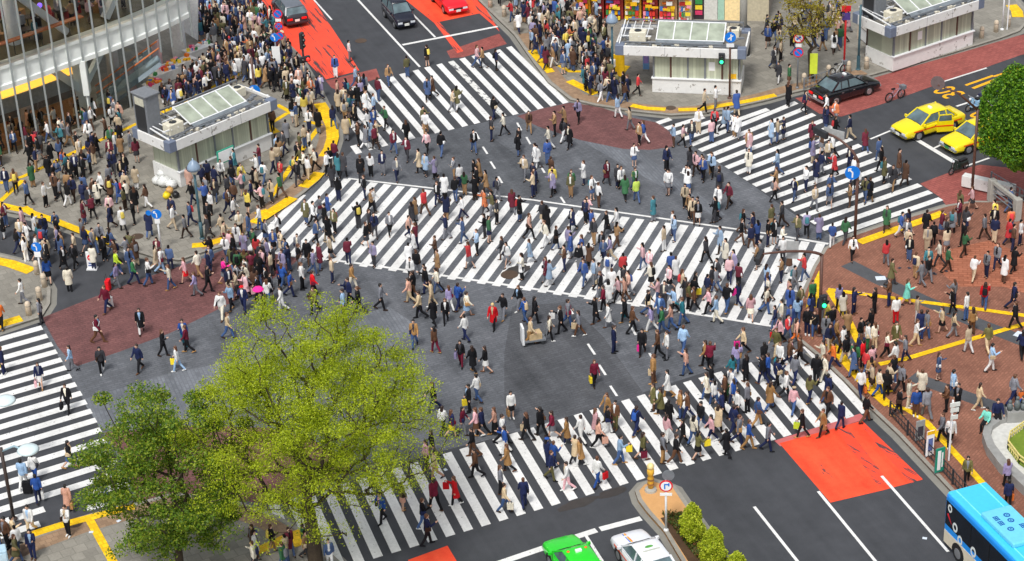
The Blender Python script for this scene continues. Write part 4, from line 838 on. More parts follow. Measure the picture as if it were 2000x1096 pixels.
def car(kind, paint, front, rz, label, cat, sign=None, stripe=None, rear_ref=False, plate_mat=None, name='parked_car', roofpaint=None, mid=False):
    K = kind; L, W = K['L'], K['W']; h = W/2
    d = Vector((math.cos(rz), math.sin(rz), 0)); p = Vector((front.x, front.y, 0))+d*(0 if mid else L/2 if rear_ref else -L/2)
    e = empty(name, p, rz, label, cat)
    rings = []
    for x, zl, zt, k in K['st']:
        w = h*k; pr = [(w*.86, zl), (w, zl+.14), (w, zt-.2), (w*.95, zt-.05), (w*.8, zt), (w*.4, zt+.02)]
        rings.append([Vector((x, y, z)) for y, z in pr]+[Vector((x, -y, z)) for y, z in reversed(pr)])
    b = MB().loft(rings).build('body', paint, e, smooth=True); bevel(b, .02, 1)
    ws = b.modifiers.new('shade', 'WEIGHTED_NORMAL') if False else None
    x0, x1, z0, z1 = K['gb']; r0, r1, zr = K['gr']; wb, wt = h*.92, h*.72
    gl = MB().add([(x0, -wb, z0), (x0, wb, z0), (x1, wb, z1), (x1, -wb, z1), (r0, -wt, zr), (r0, wt, zr), (r1, wt, zr), (r1, -wt, zr)], [(0, 4, 5, 1), (1, 5, 6, 2), (2, 6, 7, 3), (3, 7, 4, 0), (4, 7, 6, 5)]).build('windows', car_glass, e)
    rp = roofpaint or paint; rr_ = []
    for x, dz in ((r0+.06, 0), (r0-.1, .035), ((r0+r1)/2, .06), (r1+.1, .035), (r1-.06, 0)):
        rr_.append([Vector((x, y*wt, zr+dz+q)) for y, q in ((1.05, -.03), (1.0, .0), (.5, .03), (-.5, .03), (-1.0, .0), (-1.05, -.03))])
    MB().loft(rr_).build('roof', rp, e, smooth=True)
    mb = MB()
    for s in (-1, 1):
        mb.bar((x0, s*wb, z0), (r0, s*(wt+.01), zr), .07, .07).bar((x1, s*wb, z1), (r1, s*(wt+.01), zr), .09, .09)
        xm = (r0+r1)/2+.05; mb.bar((xm, s*(wb+.005), z0), (xm, s*(wt+.015), zr), .08, .06)
        if kind is not HAT: mb.bar((r1-.05 if kind is WAG else r1+.12, s*(wb+.003), z0+.02), (r1-.02 if kind is WAG else r1+.2, s*(wt+.012), zr), .07, .06)
        mb.bar((x0, s*(wb+.01), z0+.02), (x1, s*(wb+.01), z1+.02), .03, .05)
    mb.build('pillars', rp, e)
    for x in K['wb']:
        for s in (-1, 1):
            a = MB(); r = K['wr']
            MB().loft([[Vector((x+(r+.07)*math.cos(2*PI*k/20), s*yy, max(.2, r+(r+.07)*math.sin(2*PI*k/20)))) for k in range(20)] for yy in (h-.2, h+.004)]).build('wheel_arch', black_trim, e)
            w = a.loft([[Vector((x+q*math.cos(2*PI*k/20), s*yy, r+q*math.sin(2*PI*k/20))) for k in range(20)] for q, yy in ((r*.9, h-.2), (r, h-.18), (r, h-.02), (r*.9, h+.012))]).build('wheel', tyre_m, e, smooth=False)
            MB().loft([[Vector((x+q*math.cos(2*PI*k/16), s*yy, r+q*math.sin(2*PI*k/16))) for k in range(16)] for q, yy in ((r*.66, h-.0), (r*.62, h+.016), (r*.2, h+.02))]).build('rim', rim_m, w)
    f0 = K['st'][0]; xe = f0[0]; fz = f0[2]
    for s in (-1, 1):
        MB().box((xe-.03, s*h*.62, fz-.1), (.1, .34, .15)).build('headlight', lamp_m, e)
        MB().box((-xe+.04, s*h*.62, fz+.06), (.12, .38, .15)).build('tail_light', tail_m, e)
        MB().box((x0-.15, s*(h+.08), z0+.06), (.1, .18, .13)).build('door_mirror', rp, e)
        MB().box((.1, s*(h+.006), z0-.17), (.16, .02, .035)).build('door_handle', chrome, e); MB().box((-.8, s*(h+.006), z0-.17), (.16, .02, .035)).build('door_handle', chrome, e)
        mb = MB()
        for xx in (.95, (r0+r1)/2+.05, r1-.2): mb.box((xx, s*(h+.001), .62), (.012, .01, .62))
        mb.build('door_seams', black_trim, e)
    MB().box((xe-.02, 0, fz-.1), (.08, h*.8, .13)).build('grille', black_trim, e)
    for s in (1, -1): bevel(MB().box((s*(xe-.02), 0, .42), (.14, W*.94, .16)).build('bumper', chrome if kind is SED else paint, e), .03)
    MB().box((xe+.06, 0, .44), (.02, .34, .17)).build('number_plate', plate_mat or plate_m, e); MB().box((-xe-.06 if kind is not SED else -xe-.06, 0, .62), (.02, .34, .17)).build('number_plate', plate_mat or plate_m, e)
    MB().tube([(x0-.02, -wb*.8, z0+.03), (x0-.05, wb*.1, z0+.04)], .012, 5).tube([(x0-.02, 0, z0+.03), (x0-.05, wb*.8, z0+.04)], .012, 5).build('wiper', black_trim, e)
    if stripe:
        for s in (-1, 1): MB().box((-.1, s*(h+.002), .655), (L*.8, .012, .085)).build('side_stripe', stripe, e)
    if sign: bevel(MB().box((r0-.45, 0, zr+.13), (.16, .3, .14)).build('roof_lamp', sign, e), .03)
    return e
def at_z(x, y, z): g = G(x, y, z); return g
yellow = mat('taxi_yellow', S(250, 226, 20), .3, noise=.04, coat=.5); stripe_r = mat('taxi_stripe', S(240, 84, 24), .35, noise=.04)
blackp = mat('car_black', S(14, 17, 24), .18, noise=.05, coat=.8); sgn = mat('lamp_white', S(236, 238, 240), .3, noise=0)
def by_wheel(kind, px, rz, wheel, side):
    """mid point from the place where a wheel stands: wheel 0 front / 1 rear, side +1 left -1 right"""
    g = G(*px); d = Vector((math.cos(rz), math.sin(rz), 0)); n = Vector((-d.y, d.x, 0))
    return g-d*kind['wb'][wheel]-n*side*kind['W']/2
a = math.radians(29)
car(SED, blackp, by_wheel(SED, (1697.5, 187), a, 0, -1), a, 'black taxi with red tail lights parked on the red lane', 'taxi', sign=sgn, mid=True, name='taxi')
a = math.radians(208)
t1 = car(SED, yellow, by_wheel(SED, (1795, 275), a, 0, 1), a, 'yellow taxi with its rear door open nearest the right crossing', 'taxi', sign=sgn, stripe=stripe_r, mid=True, name='taxi')
dr = MB().box((-.52, 0, .62), (1.04, .06, .72)).build('open_door', yellow, t1); dr.location = (.02, .88, 0); dr.rotation_euler = (0, 0, math.radians(-24))
MB().box((-.5, .0, 1.18), (.86, .03, .38)).build('door_window', car_glass, dr); MB().box((-.52, .034, .66), (1.04, .012, .09)).build('side_stripe', stripe_r, dr); MB().bar((-.05, 0, 1.0), (-.12, 0, 1.4), .05, .06).bar((-.95, 0, 1.0), (-.92, 0, 1.4), .05, .06).bar((-.12, 0, 1.4), (-.92, 0, 1.4), .05, .06).build('door_frame', yellow, dr)
car(SED, yellow, by_wheel(SED, (1892, 302), a, 0, 1), a, 'yellow taxi half hidden behind the trimmed tree', 'taxi', sign=sgn, stripe=stripe_r, plate_mat=plate_g, mid=True, name='taxi')
car(SED, mat('car_navy', S(22, 30, 62), .25, noise=.05, coat=.6), G(1916, 212)+Vector((.2, .1, 0)), a, 'dark blue car behind the trimmed tree', 'car')
a = math.radians(-70.5)
car(HAT, mat('car_dark_blue', S(24, 28, 44), .25, noise=.05, coat=.6), by_wheel(HAT, (770, 56), a, 0, -1), a, 'small dark blue hatchback waiting at the upper stop line', 'car', mid=True)
car(WAG, mat('car_red', S(232, 18, 38), .3, noise=.05, coat=.6), by_wheel(WAG, (866, 27), a, 0, -1), a, 'bright red car on the orange lane', 'car', mid=True)
a = math.radians(109)
car(WAG, mat('car_grey', S(44, 42, 50), .3, noise=.05, coat=.5), G(582, 55), a, 'dark grey estate car driving away on the orange lane', 'car', rear_ref=True, roofpaint=mat('car_grey_roof', S(104, 110, 120), .3, noise=.05))
def front_from(px1, px2, z): return (G(*px1, z)+G(*px2, z))/2
f = front_from((1061, 1058), (1123, 1041), .8); dd = math.radians(110)
gt = car(SED, mat('taxi_green', S(36, 216, 40), .3, noise=.04, coat=.5), f+Vector((math.cos(dd), math.sin(dd), 0))*.12, dd, 'bright green taxi waiting at the lower stop line', 'taxi', sign=sgn, name='taxi')
for s in (-.42, .42): MB().lathe((.1, s, 1.5), [(.07, 0), (.07, .05), (.03, .08)], 10).build('orange_beacon', mat('beacon_orange', S(250, 100, 30), .4, noise=0), gt)
f = front_from((1196, 1046), (1254, 1031), .8); whitep = mat('taxi_white', S(236, 238, 244), .25, noise=.03, coat=.5)
wt_ = car(SED, whitep, f+Vector((math.cos(dd), math.sin(dd), 0))*.12, dd, 'white taxi with rainbow bonnet stripes waiting beside the island', 'taxi', stripe=stripe_r, name='taxi')
for k, c in enumerate((S(60, 110, 220), S(250, 210, 40), S(240, 120, 50))):
    MB().add([(2.15, .3-.055*k, .795+.0), (2.15, .25-.055*k, .795), (1.25, .25-.055*k, .952), (1.25, .3-.055*k, .952), (2.15, .3-.055*k, .775), (2.15, .25-.055*k, .775), (1.25, .25-.055*k, .93), (1.25, .3-.055*k, .93)], [(0, 1, 2, 3), (7, 6, 5, 4), (0, 4, 5, 1), (1, 5, 6, 2), (2, 6, 7, 3), (3, 7, 4, 0)]).build('bonnet_stripe', mat('rainbow_%d' % k, c, .4, noise=0), wt_)
MB().ell((-.15, 0, 1.555), (.1, .2, .012), 12, 4).build('roof_emblem', mat('emblem_green', S(90, 160, 70), .5, noise=.5, scale=9), wt_); MB().box((-.42, 0, 1.556), (.09, .8, .01)).build('roof_lettering', mat('letter_grey', S(186, 190, 176), .5), wt_)
# minibus
bus_blue = mat('bus_blue', S(24, 150, 246), .3, noise=.03, coat=.4); bus_roof = mat('bus_roof', S(70, 200, 240), .35, noise=.04); bus_beige = mat('bus_beige', S(222, 212, 190), .4, noise=.06); bus_black = mat('bus_window', S(14, 22, 32), .1, noise=.3, scale=1.2, spec=.7)
rb = G(1841, 1053, .35); a = math.radians(-70.5); d = Vector((math.cos(a), math.sin(a), 0)); n = Vector((-d.y, d.x, 0))
BL, BW, BH = 7.0, 2.08, 2.95
p = Vector((rb.x, rb.y, 0))+d*BL/2+n*BW/2
bus = empty('minibus', p, a, 'sky blue minibus with dark windows leaving by the lower right kerb', 'bus')
def rrect(x, z0, z1, w, r=.22):
    pts = []
    for cy, cz, a0 in ((w/2-r, z1-r, 0), (-w/2+r, z1-r, PI/2)):
        for k in range(5): q = a0+PI/2*k/4; pts.append(Vector((x, cy+r*math.cos(q), cz+r*math.sin(q))))
    return pts+[Vector((x, -w/2, z0)), Vector((x, w/2, z0))]
MB().loft([rrect(-BL/2, .4, BH-.12, BW-.16), rrect(-BL/2+.07, .34, BH-.02, BW-.03), rrect(-BL/2+.2, .32, BH, BW), rrect(BL/2-.2, .32, BH, BW), rrect(BL/2, .4, BH-.15, BW-.2)]).build('body', bus_blue, bus, smooth=False)
rf = MB().loft([rrect(-BL/2+.1, BH-.14, BH+.012, BW-.12, .1), rrect(BL/2-.2, BH-.14, BH+.012, BW-.12, .1)]).build('roof', bus_roof, bus)
for y in (-.62, .62): MB().box((-.1, y, BH+.02), (BL-.5, .05, .03)).build('roof_rib', mat('bus_rib', S(130, 232, 252), .35), rf)
hx = MB().box((.1, .05, BH+.13), (2.6, 1.5, .26)).build('roof_unit', mat('bus_unit', S(112, 208, 240), .35, noise=.04), bus); bevel(hx, .08, 3)
navy_glyph = mat('glyph_navy', S(20, 90, 170), .5, noise=0)
def glyph(parent, cx, cy, z, s, kind):
    mb = MB()
    if kind == 0:
        for k in range(3): mb.box((cx, cy+(k-1)*s*.3, z), (s, s*.12, .01))
        for k in range(3): mb.box((cx+(k-1)*s*.4, cy, z+.003), (s*.13, s*.8, .01))
    else: mb.lathe((cx, cy, z-.004), [(s*.5, 0), (s*.5, .008), (s*.3, .008), (s*.3, 0)], 14, cap=False).lathe((cx, cy, z-.004), [(s*.15, 0), (s*.15, .008)], 8)
    mb.build('roof_mark', navy_glyph, parent)
for cx, cy, k in ((-.5, -.35, 0), (-.12, -.35, 0), (-.55, .2, 1), (-.15, .15, 1), (.4, .4, 0), (.8, .4, 0), (.4, -.2, 1)): glyph(hx, cx, cy, BH+.268, .3, k)
for s in (-1, 1):
    MB().box((-.05, s*(BW/2+.004), 1.95), (BL-.35, .02, 1.25)).build('window_band', bus_black, bus)
    MB().box((-.05, s*(BW/2+.003), .66), (BL-.3, .02, .66)).build('skirt', bus_beige, bus)
    for x in (-2.2, 2.05):
        MB().loft([[Vector((x+.5*math.cos(2*PI*k/20), s*yy, max(.33, .42+.5*math.sin(2*PI*k/20)))) for k in range(20)] for yy in (BW/2-.25, BW/2+.017)]).build('wheel_arch', black_trim, bus)
        w = MB().loft([[Vector((x+q*math.cos(2*PI*k/20), s*yy, .42+q*math.sin(2*PI*k/20))) for k in range(20)] for q, yy in ((.38, BW/2-.25), (.42, BW/2-.22), (.42, BW/2), (.38, BW/2+.03))]).build('wheel', tyre_m, bus)
        MB().loft([[Vector((x+q*math.cos(2*PI*k/16), s*yy, .42+q*math.sin(2*PI*k/16))) for k in range(16)] for q, yy in ((.27, BW/2+.02), (.25, BW/2+.035), (.1, BW/2+.05))]).build('rim', rim_m, w)
    for x in (-1.3, .2, 1.7): MB().box((x, s*(BW/2+.016), 1.95), (.05, .02, 1.2)).build('window_bar', black_trim, bus)
wmark = mat('window_mark', S(226, 232, 230), .5, noise=0)
for x, z, r in ((-3.05, 2.3, .17), (-2.55, 1.6, .2), (-2.1, 1.2, .2), (-1.0, 1.3, .22), (.4, 1.4, .22)):
    F = Matrix.Identity(3)
    def rg(q, yy): return [Vector((x+q*math.cos(2*PI*k/14), -(BW/2+yy), z+q*1.2*math.sin(2*PI*k/14))) for k in range(14)]
    MB().loft([rg(r, .014), rg(r, .02), rg(r*.55, .02), rg(r*.55, .014)], cap=False).build('window_emblem', wmark, bus)
MB().add([(-3.25, -(BW/2+.018), 1.9), (-2.85, -(BW/2+.018), 1.55), (-3.15, -(BW/2+.018), 2.0), (-3.25, -(BW/2+.012), 1.9), (-2.85, -(BW/2+.012), 1.55), (-3.15, -(BW/2+.012), 2.0)], [(0, 1, 2), (5, 4, 3), (0, 3, 4, 1), (1, 4, 5, 2), (2, 5, 3, 0)]).build('red_triangle', sign_red, bus)
MB().box((-BL/2-.01, 0, 2.1), (.05, BW-.5, .85)).build('rear_window', bus_black, bus); MB().box((-BL/2-.012, 0, .7), (.06, BW-.2, .5)).build('rear_panel', bus_beige, bus)
for s in (-1, 1): MB().box((-BL/2-.02, s*.8, 1.15), (.06, .22, .4)).build('tail_light', tail_m, bus)
# scooter and bicycles
def scooter(px, rz, paint, label, bike=False):
    g = G(*px); e = empty('bicycle' if bike else 'scooter', (g.x, g.y, SW if bike else 0), rz, label, 'bicycle' if bike else 'scooter')
    r = .33 if bike else .24; xs = (-.52, .52) if bike else (-.62, .62)
    for x in xs:
        w = MB().loft([[Vector((x+q*math.cos(2*PI*k/18), yy, r+q*math.sin(2*PI*k/18))) for k in range(18)] for q, yy in ((r, -.03), (r, .03), (r*.8, .03), (r*.8, -.03), (r, -.03))], cap=False).build('wheel', tyre_m, e)
        mb = MB()
        for k in range(4): c, s_ = math.cos(PI*k/4), math.sin(PI*k/4); mb.bar((x-r*.8*c, 0, r-r*.8*s_), (x+r*.8*c, 0, r+r*.8*s_), .015, .015)
        mb.build('spokes', rim_m, w)
    if bike:
        MB().tube([(-.52, 0, r), (-.1, 0, .3), (.38, 0, .75), (-.15, 0, .75), (-.1, 0, .3)], .022, 6).tube([(-.52, 0, r), (-.15, 0, .75)], .018, 6).tube([(.52, 0, r), (.38, 0, .8), (.34, 0, 1.0)], .022, 6).build('frame', paint, e)
        MB().tube([(.3, -.28, 1.02), (.36, 0, 1.02), (.3, .28, 1.02)], .018, 6).build('handlebar', chrome, e); MB().box((-.2, 0, .85), (.26, .14, .07)).build('saddle', black_trim, e)
        MB().box((.62, 0, .78), (.34, .34, .24)).build('basket', grey_metal, e)
    else:
        bevel(MB().box((-.35, 0, .5), (.7, .32, .35)).build('body', paint, e), .08); bevel(MB().box((-.3, 0, .74), (.62, .28, .12)).build('seat', black_trim, e), .04); MB().box((.1, 0, .3), (.5, .3, .08)).build('footboard', paint, e)
        bevel(MB().box((.4, 0, .6), (.1, .38, .6), M=Matrix.Rotation(-.25, 3, 'Y')).build('front_shield', paint, e), .03); MB().tube([(.62, 0, .24), (.45, 0, .95), (.42, -.3, 1.0), (.42, .3, 1.0)], .025, 6).build('handlebar', chrome, e); MB().ell((.5, 0, .85), .09, 8, 6).build('headlight', lamp_m, e)
scooter((1872, 336), math.radians(215), mat('scooter_dark', S(40, 50, 46), .3), 'dark scooter waiting at the stop line beside the yellow taxi')
scooter((1905, 214), math.radians(210), mat('scooter_pale', S(150, 190, 220), .3), 'pale blue and black scooter by the dark blue car')
scooter((1636, 150), .6, mat('bike_white', S(210, 214, 216), .4), 'white bicycle leaning at the rail behind the black taxi', True)
scooter((1748, 196), .55, mat('bike_grey', S(150, 140, 160), .4), 'grey bicycle ridden on the red bus lane', True)
bpy.context.view_layer.update()
for o in list(COL.objects):
    if o.name.startswith('bicycle') and 'ridden' in o.get('label', ''): o.location.z = .006
# ================================================================ TREES AND SHRUBS
def quads(name, P, size, m, parent, up=.3, rng=None, asp=.6):
    """one small leaf-shaped face per point, random attitude"""
    n = len(P); rng = rng or np.random.default_rng(1)
    nrm = rng.normal(size=(n, 3)); nrm[:, 2] = np.abs(nrm[:, 2])+up; nrm /= np.linalg.norm(nrm, axis=1)[:, None]
    t = rng.normal(size=(n, 3)); t -= nrm*(t*nrm).sum(1)[:, None]; t /= np.linalg.norm(t, axis=1)[:, None]; b = np.cross(nrm, t)
    s = size*rng.uniform(.6, 1.35, size=(n, 1)); w = s*asp
    V = np.stack([P-t*s*.5, P+b*w*.5, P+t*s*.5, P-b*w*.5], 1).reshape(-1, 3)
    me = bpy.data.meshes.new(name); me.vertices.add(4*n); me.vertices.foreach_set('co', V.ravel().astype(np.float32))
    me.loops.add(4*n); me.loops.foreach_set('vertex_index', np.arange(4*n, dtype=np.int32)); me.polygons.add(n); me.polygons.foreach_set('loop_start', np.arange(0, 4*n, 4, dtype=np.int32))
    me.materials.append(m); me.update(calc_edges=True); me.validate()
    o = bpy.data.objects.new(name, me); COL.objects.link(o); o.parent = parent; return o
bark = ground_mat('bark', S(48, 40, 34), S(84, 72, 58), (2, 8, 30), (.4, .4, .3), rough=.9)
def skeleton(base, fork, nodes, r_tip=.012, r_pow=.42, jit=.12, rng=None, nb=6):
    """trunk to fork, then every node joins the nearest node that already stands closer to the fork: limbs taper with what they carry"""
    N = [np.array(fork)]; par = [-1]; dist = [0.0]
    order = np.argsort([np.linalg.norm(q-fork) for q in nodes])
    for k in order:
        q = nodes[k]; A = np.array(N); dd = np.linalg.norm(A-q, axis=1); cost = dd+.45*np.array(dist)
        j = int(np.argmin(cost)); N.append(q); par.append(j); dist.append(dist[j]+dd[j])
    cnt = np.ones(len(N))
    for k in range(len(N)-1, 0, -1): cnt[par[k]] += cnt[k]
    rad = r_tip*cnt**r_pow
    mb = MB()
    for k in range(1, len(N)):
        a, b = N[par[k]], N[k]; l = np.linalg.norm(b-a); m1 = a+(b-a)*.35+rng.normal(size=3)*jit*l*.6; m2 = a+(b-a)*.7+rng.normal(size=3)*jit*l*.6; m1[2] -= .04*l; 
        r0 = min(rad[k]*1.15, rad[par[k]]); mb.tube([a, m1, m2, b], [r0, rad[k]*1.05, rad[k], rad[k]*.9], nb, cap=False)
    b0 = np.array(base); f = np.array(fork); m = b0+(f-b0)*.5+rng.normal(size=3)*.05
    mb.tube([b0-np.array([0, 0, .1]), b0+np.array([0, 0, .25]), m, f], [rad[0]*1.7, rad[0]*1.3, rad[0]*1.08, rad[0]], 12)
    return mb, N
def envelope(cpx, base, rx, ry, rz, dx=0):
    """crown centre: the point on the sight line of cpx that stands over the base"""
    lo, hi = 0, 40
    for _ in range(50):
        z = (lo+hi)/2
        if G(*cpx, z).y > base.y+dx: lo = z
        else: hi = z
    return np.array(G(*cpx, z))
def crown_nodes(c, r, n, rng, flat=1, shell=.55, lobes=7, lobe_amt=.28):
    """points in an uneven ellipsoid whose outline swells and shrinks in lobes"""
    L = rng.normal(size=(lobes, 3)); L /= np.linalg.norm(L, axis=1)[:, None]; out = []
    while len(out) < n:
        d = rng.normal(size=3); d /= np.linalg.norm(d); k = 1-lobe_amt+lobe_amt*1.5*max(0, (L@d).max())**6
        q = (shell+(1-shell)*rng.random())**.8 if rng.random() < .8 else rng.random()**.5
        p = c+d*np.array(r)*k*q
        if all(np.linalg.norm(p-o) > .42*min(r)/3.2 for o in out[-60:]): out.append(p)
    return out
def tree(name, base, *a_, low=0, **k_): return tree_(name, base, *a_, low=low, **k_)
def tree_(name, base, fork_h, nodes, leafmat, label, per, spread, size, seed, flat=.6, asp=.6, bark_m=bark, r_tip=.012, lean=(0, 0), grp=None, jit=.12, cat='tree', r_pow=.42, low=0):
    rng = np.random.default_rng(seed); e = empty(name, base, 0, label, cat, grp); b = np.array(base); fork = b+np.array([lean[0], lean[1], fork_h])
    mb, N = skeleton(b, fork, nodes, r_tip, rng=rng, jit=jit, r_pow=r_pow)
    mb.v = [(v[0]-b[0], v[1]-b[1], v[2]-b[2]) for v in mb.v]; mb.build('trunk', bark_m, e, smooth=True)
    P = []
    for q in nodes:
        k = int(per*rng.uniform(.35, 1.5)*(1 if not low else min(1.15, max(.3, .3+(q[2]-b[2]-3.5)/low)))); k = max(k, 4); v = rng.normal(size=(k, 3)); v /= np.linalg.norm(v, axis=1)[:, None]; s = spread*rng.uniform(.7, 1.3)
        P.append(q+v*(rng.random((k, 1))**.45)*np.array([s, s, s*flat])+np.array([0, 0, s*.1]))
    P = np.concatenate(P)-b
    quads('crown', P, size, leafmat, e, rng=rng, asp=asp)
    return e
zel_l = leaf_mat('zelkova_leaf', S(112, 132, 8), S(170, 188, 20), S(208, 220, 50))
cam_l = leaf_mat('camphor_leaf', S(64, 96, 22), S(112, 148, 34), S(174, 184, 56))
ball_l = leaf_mat('clipped_leaf', S(44, 84, 14), S(92, 146, 24), S(156, 196, 52))
spr_l = leaf_mat('spring_leaf', S(120, 104, 22), S(158, 142, 36), S(186, 176, 60))
shr_l = leaf_mat('shrub_leaf', S(130, 150, 24), S(186, 202, 40), S(222, 228, 74))
low_l = leaf_mat('low_leaf', S(40, 66, 22), S(84, 112, 36), S(150, 96, 60))
b = G(618, 1112, SW); c = envelope((612, 815), b, 0, 0, 0)
rng = np.random.default_rng(3); nd = crown_nodes(c, (6.0, 5.6, 5.2), 520, rng, shell=.4, lobes=9, lobe_amt=.18)
nd = [q for q in nd if q[2] > 3.2]
tree('zelkova_tree', b, 3.4, nd, zel_l, 'large spreading tree with fresh yellow-green spring leaves in the foreground', 300, .72, .094, 4, low=6.0, flat=.45, asp=.46, r_tip=.019, lean=(-.1, .1), r_pow=.43)
b = G(352, 1118, SW); c = envelope((335, 935), b, 0, 0, 0)
rng = np.random.default_rng(8); nd = crown_nodes(c, (4.0, 3.7, 5.2), 190, rng, shell=.4, lobes=11, lobe_amt=.18); nd = [q for q in nd if q[2] > 1.6]
tree('camphor_tree', b, 2.6, nd, cam_l, 'darker green leafy tree left of the large yellow-green one', 300, .62, .13, 9, flat=.55, asp=.55, r_tip=.018)
b = G(2006, 392, SW); c = envelope((2006, 232), b, 0, 0, 0); e = empty('clipped_tree', b, 0, 'dense round clipped green tree at the right edge', 'tree'); rng = np.random.default_rng(5)
v = rng.normal(size=(26000, 3)); v /= np.linalg.norm(v, axis=1)[:, None]; ph = rng.uniform(0, 6, 9); fr = rng.normal(size=(9, 3))*5
bump = 1+.034*sum(np.sin(v@fr[i]+ph[i]) for i in range(9))+rng.normal(size=len(v))*.012
rad = np.array([2.55, 2.55, 3.15]); P = c+v*rad*bump[:, None]*(1-.16*rng.random((len(v), 1))**1.5)-np.array(b)
quads('crown', P, .17, ball_l, e, rng=rng, up=.1)
MB().tube([(0, 0, -.1), (.05, 0, 1.5), (0, 0, c[2]-b.z-1.5)], [.26, .2, .16], 10).build('trunk', bark, e, smooth=True)
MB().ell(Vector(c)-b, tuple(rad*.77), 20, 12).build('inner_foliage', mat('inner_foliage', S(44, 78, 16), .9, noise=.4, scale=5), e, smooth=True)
b = G(1584, 152, SW); c = envelope((1580, 22), b, 0, 0, 0); rng = np.random.default_rng(12); nd = crown_nodes(c, (2.7, 2.4, 2.9), 90, rng, shell=.5, lobes=7, lobe_amt=.3); nd = [q for q in nd if q[2] > 2.2]
tree('budding_tree', b, 1.9, nd, spr_l, 'thin dark-branched tree with sparse yellow leaves beside the shop', 55, .5, .13, 13, r_tip=.02, lean=(-.15, 0), jit=.2)
for i, (px, h, w, lab) in enumerate([((1352, 1056), 1.9, .55, 'yellow-green shrub nearest the white sign pole on the island'), ((1392, 1104), 1.9, .6, 'yellow-green shrub in the middle of the island row'), ((1438, 1150), 1.8, .55, 'yellow-green shrub at the lower end of the island row')]):
    b = G(*px, .16); rng = np.random.default_rng(20+i); e = empty('column_shrub', b, 0, lab, 'shrub', 'shrubs on the median island'); n = 5200; z = rng.random(n)
    prof = w*(np.sin(np.clip(z, .02, .98)**.8*PI)**.6*(1-.35*z))+.05; a_ = rng.random(n)*2*PI; lob = 1+.2*np.sin(a_*3+z*9)+.12*np.sin(a_*5-z*14)
    q = prof*lob*(1-.45*rng.random(n)**2); P = np.stack([q*np.cos(a_), q*np.sin(a_), .1+z*h+rng.normal(size=n)*.05], 1)
    quads('foliage', P, .1, shr_l, e, rng=rng); MB().tube([(0, 0, -.05), (0, 0, h*.8)], [.04, .015], 6).build('stem', bark, e)
rng = np.random.default_rng(31); P = []
while len(P) < 9000:
    x, y = rng.uniform(1285, 1440), rng.uniform(1003, 1180)
    if (y-1003)*.78+1292 < x < (y-1003)*.78+1352: g = G(x, y, .16); P.append((g.x, g.y, .17+rng.random()*.16*(1+math.sin(g.x*3)*math.sin(g.y*4))))
quads('ground_cover', np.array(P), .1, low_l, None, rng=rng); tag(bpy.data.objects['ground_cover'], 'low green and rust ground cover on the median island', 'plants', kind='stuff')
# ================================================================ PEOPLE
CM = {'k': ('black', S(26, 26, 30)), 'n': ('navy', S(32, 40, 76)), 'g': ('grey', S(122, 124, 132)), 'w': ('white', S(232, 232, 232)), 'b': ('beige', S(204, 182, 148)), 'c': ('cream', S(228, 220, 200)), 'r': ('red', S(216, 28, 38)), 'm': ('maroon', S(112, 30, 52)),
      'u': ('blue', S(46, 84, 158)), 's': ('sky blue', S(150, 180, 212)), 'p': ('pink', S(222, 172, 178)), 'v': ('lavender', S(152, 142, 182)), 'o': ('orange', S(216, 112, 50)), 'y': ('yellow', S(232, 206, 50)), 'l': ('lime green', S(178, 204, 56)), 'e': ('green', S(54, 110, 70)),
      't': ('teal', S(48, 124, 138)), 'h': ('brown', S(98, 68, 50)), 'a': ('olive', S(104, 100, 62)), 'f': ('salmon', S(212, 162, 142)), 'd': ('denim blue', S(66, 92, 138)), 'q': ('camel', S(166, 126, 80)), 'i': ('mint', S(120, 206, 190)), 'j': ('magenta', S(240, 50, 150)), 'x': ('dark brown', S(58, 42, 34)), 'z': ('charcoal', S(62, 62, 68))}
skin_m = mat('skin', S(214, 172, 148), .6, noise=.05); eye_m = mat('eye_dark', S(40, 28, 24), .4, noise=0); lip_m = mat('lip', S(186, 98, 92), .5, noise=0)
def cloth(code):
    n, c = CM[code]; key = 'cloth_'+n.replace(' ', '_')
    if key in MATS: return MATS[key]
    m = mat(key, c, .8, noise=.14, scale=14, spec=.2); t = m.node_tree; b = t.nodes['Principled BSDF']; src = b.inputs['Base Color'].links[0].from_socket
    oi = t.nodes.new('ShaderNodeObjectInfo'); mr = t.nodes.new('ShaderNodeMapRange'); mr.inputs[3].default_value = .75; mr.inputs[4].default_value = 1.25; t.links.new(oi.outputs['Random'], mr.inputs[0])
    h = t.nodes.new('ShaderNodeHueSaturation'); t.links.new(mr.outputs[0], h.inputs['Value']); t.links.new(src, h.inputs['Color']); t.links.new(h.outputs[0], b.inputs['Base Color'])
    return m
HAIR = [mat('hair_black', S(24, 20, 20), .5, noise=.2), mat('hair_dark_brown', S(52, 36, 30), .5, noise=.2), mat('hair_brown', S(96, 62, 42), .5, noise=.2)]
BLOND = mat('hair_blond', S(226, 196, 130), .5, noise=.2)
def remesh(mb, name, vox, smooth=2):
    me = mb.mesh(name, [skin_m]); o = bpy.data.objects.new('tmp', me); COL.objects.link(o)
    m = o.modifiers.new('r', 'REMESH'); m.mode = 'VOXEL'; m.voxel_size = vox
    if smooth: s = o.modifiers.new('s', 'SMOOTH'); s.iterations = smooth; s.factor = .5
    dg = bpy.context.evaluated_depsgraph_get(); out = bpy.data.meshes.new_from_object(o.evaluated_get(dg)); bpy.data.objects.remove(o); bpy.data.meshes.remove(me)
    out.name = name; out.polygons.foreach_set('use_smooth', [True]*len(out.polygons)); return out
V3 = Vector
def limb(mb, pts, rad): 
    mb.tube(pts, rad, 8)
    for p, r in zip(pts, rad): mb.ell(p, r, 8, 6)
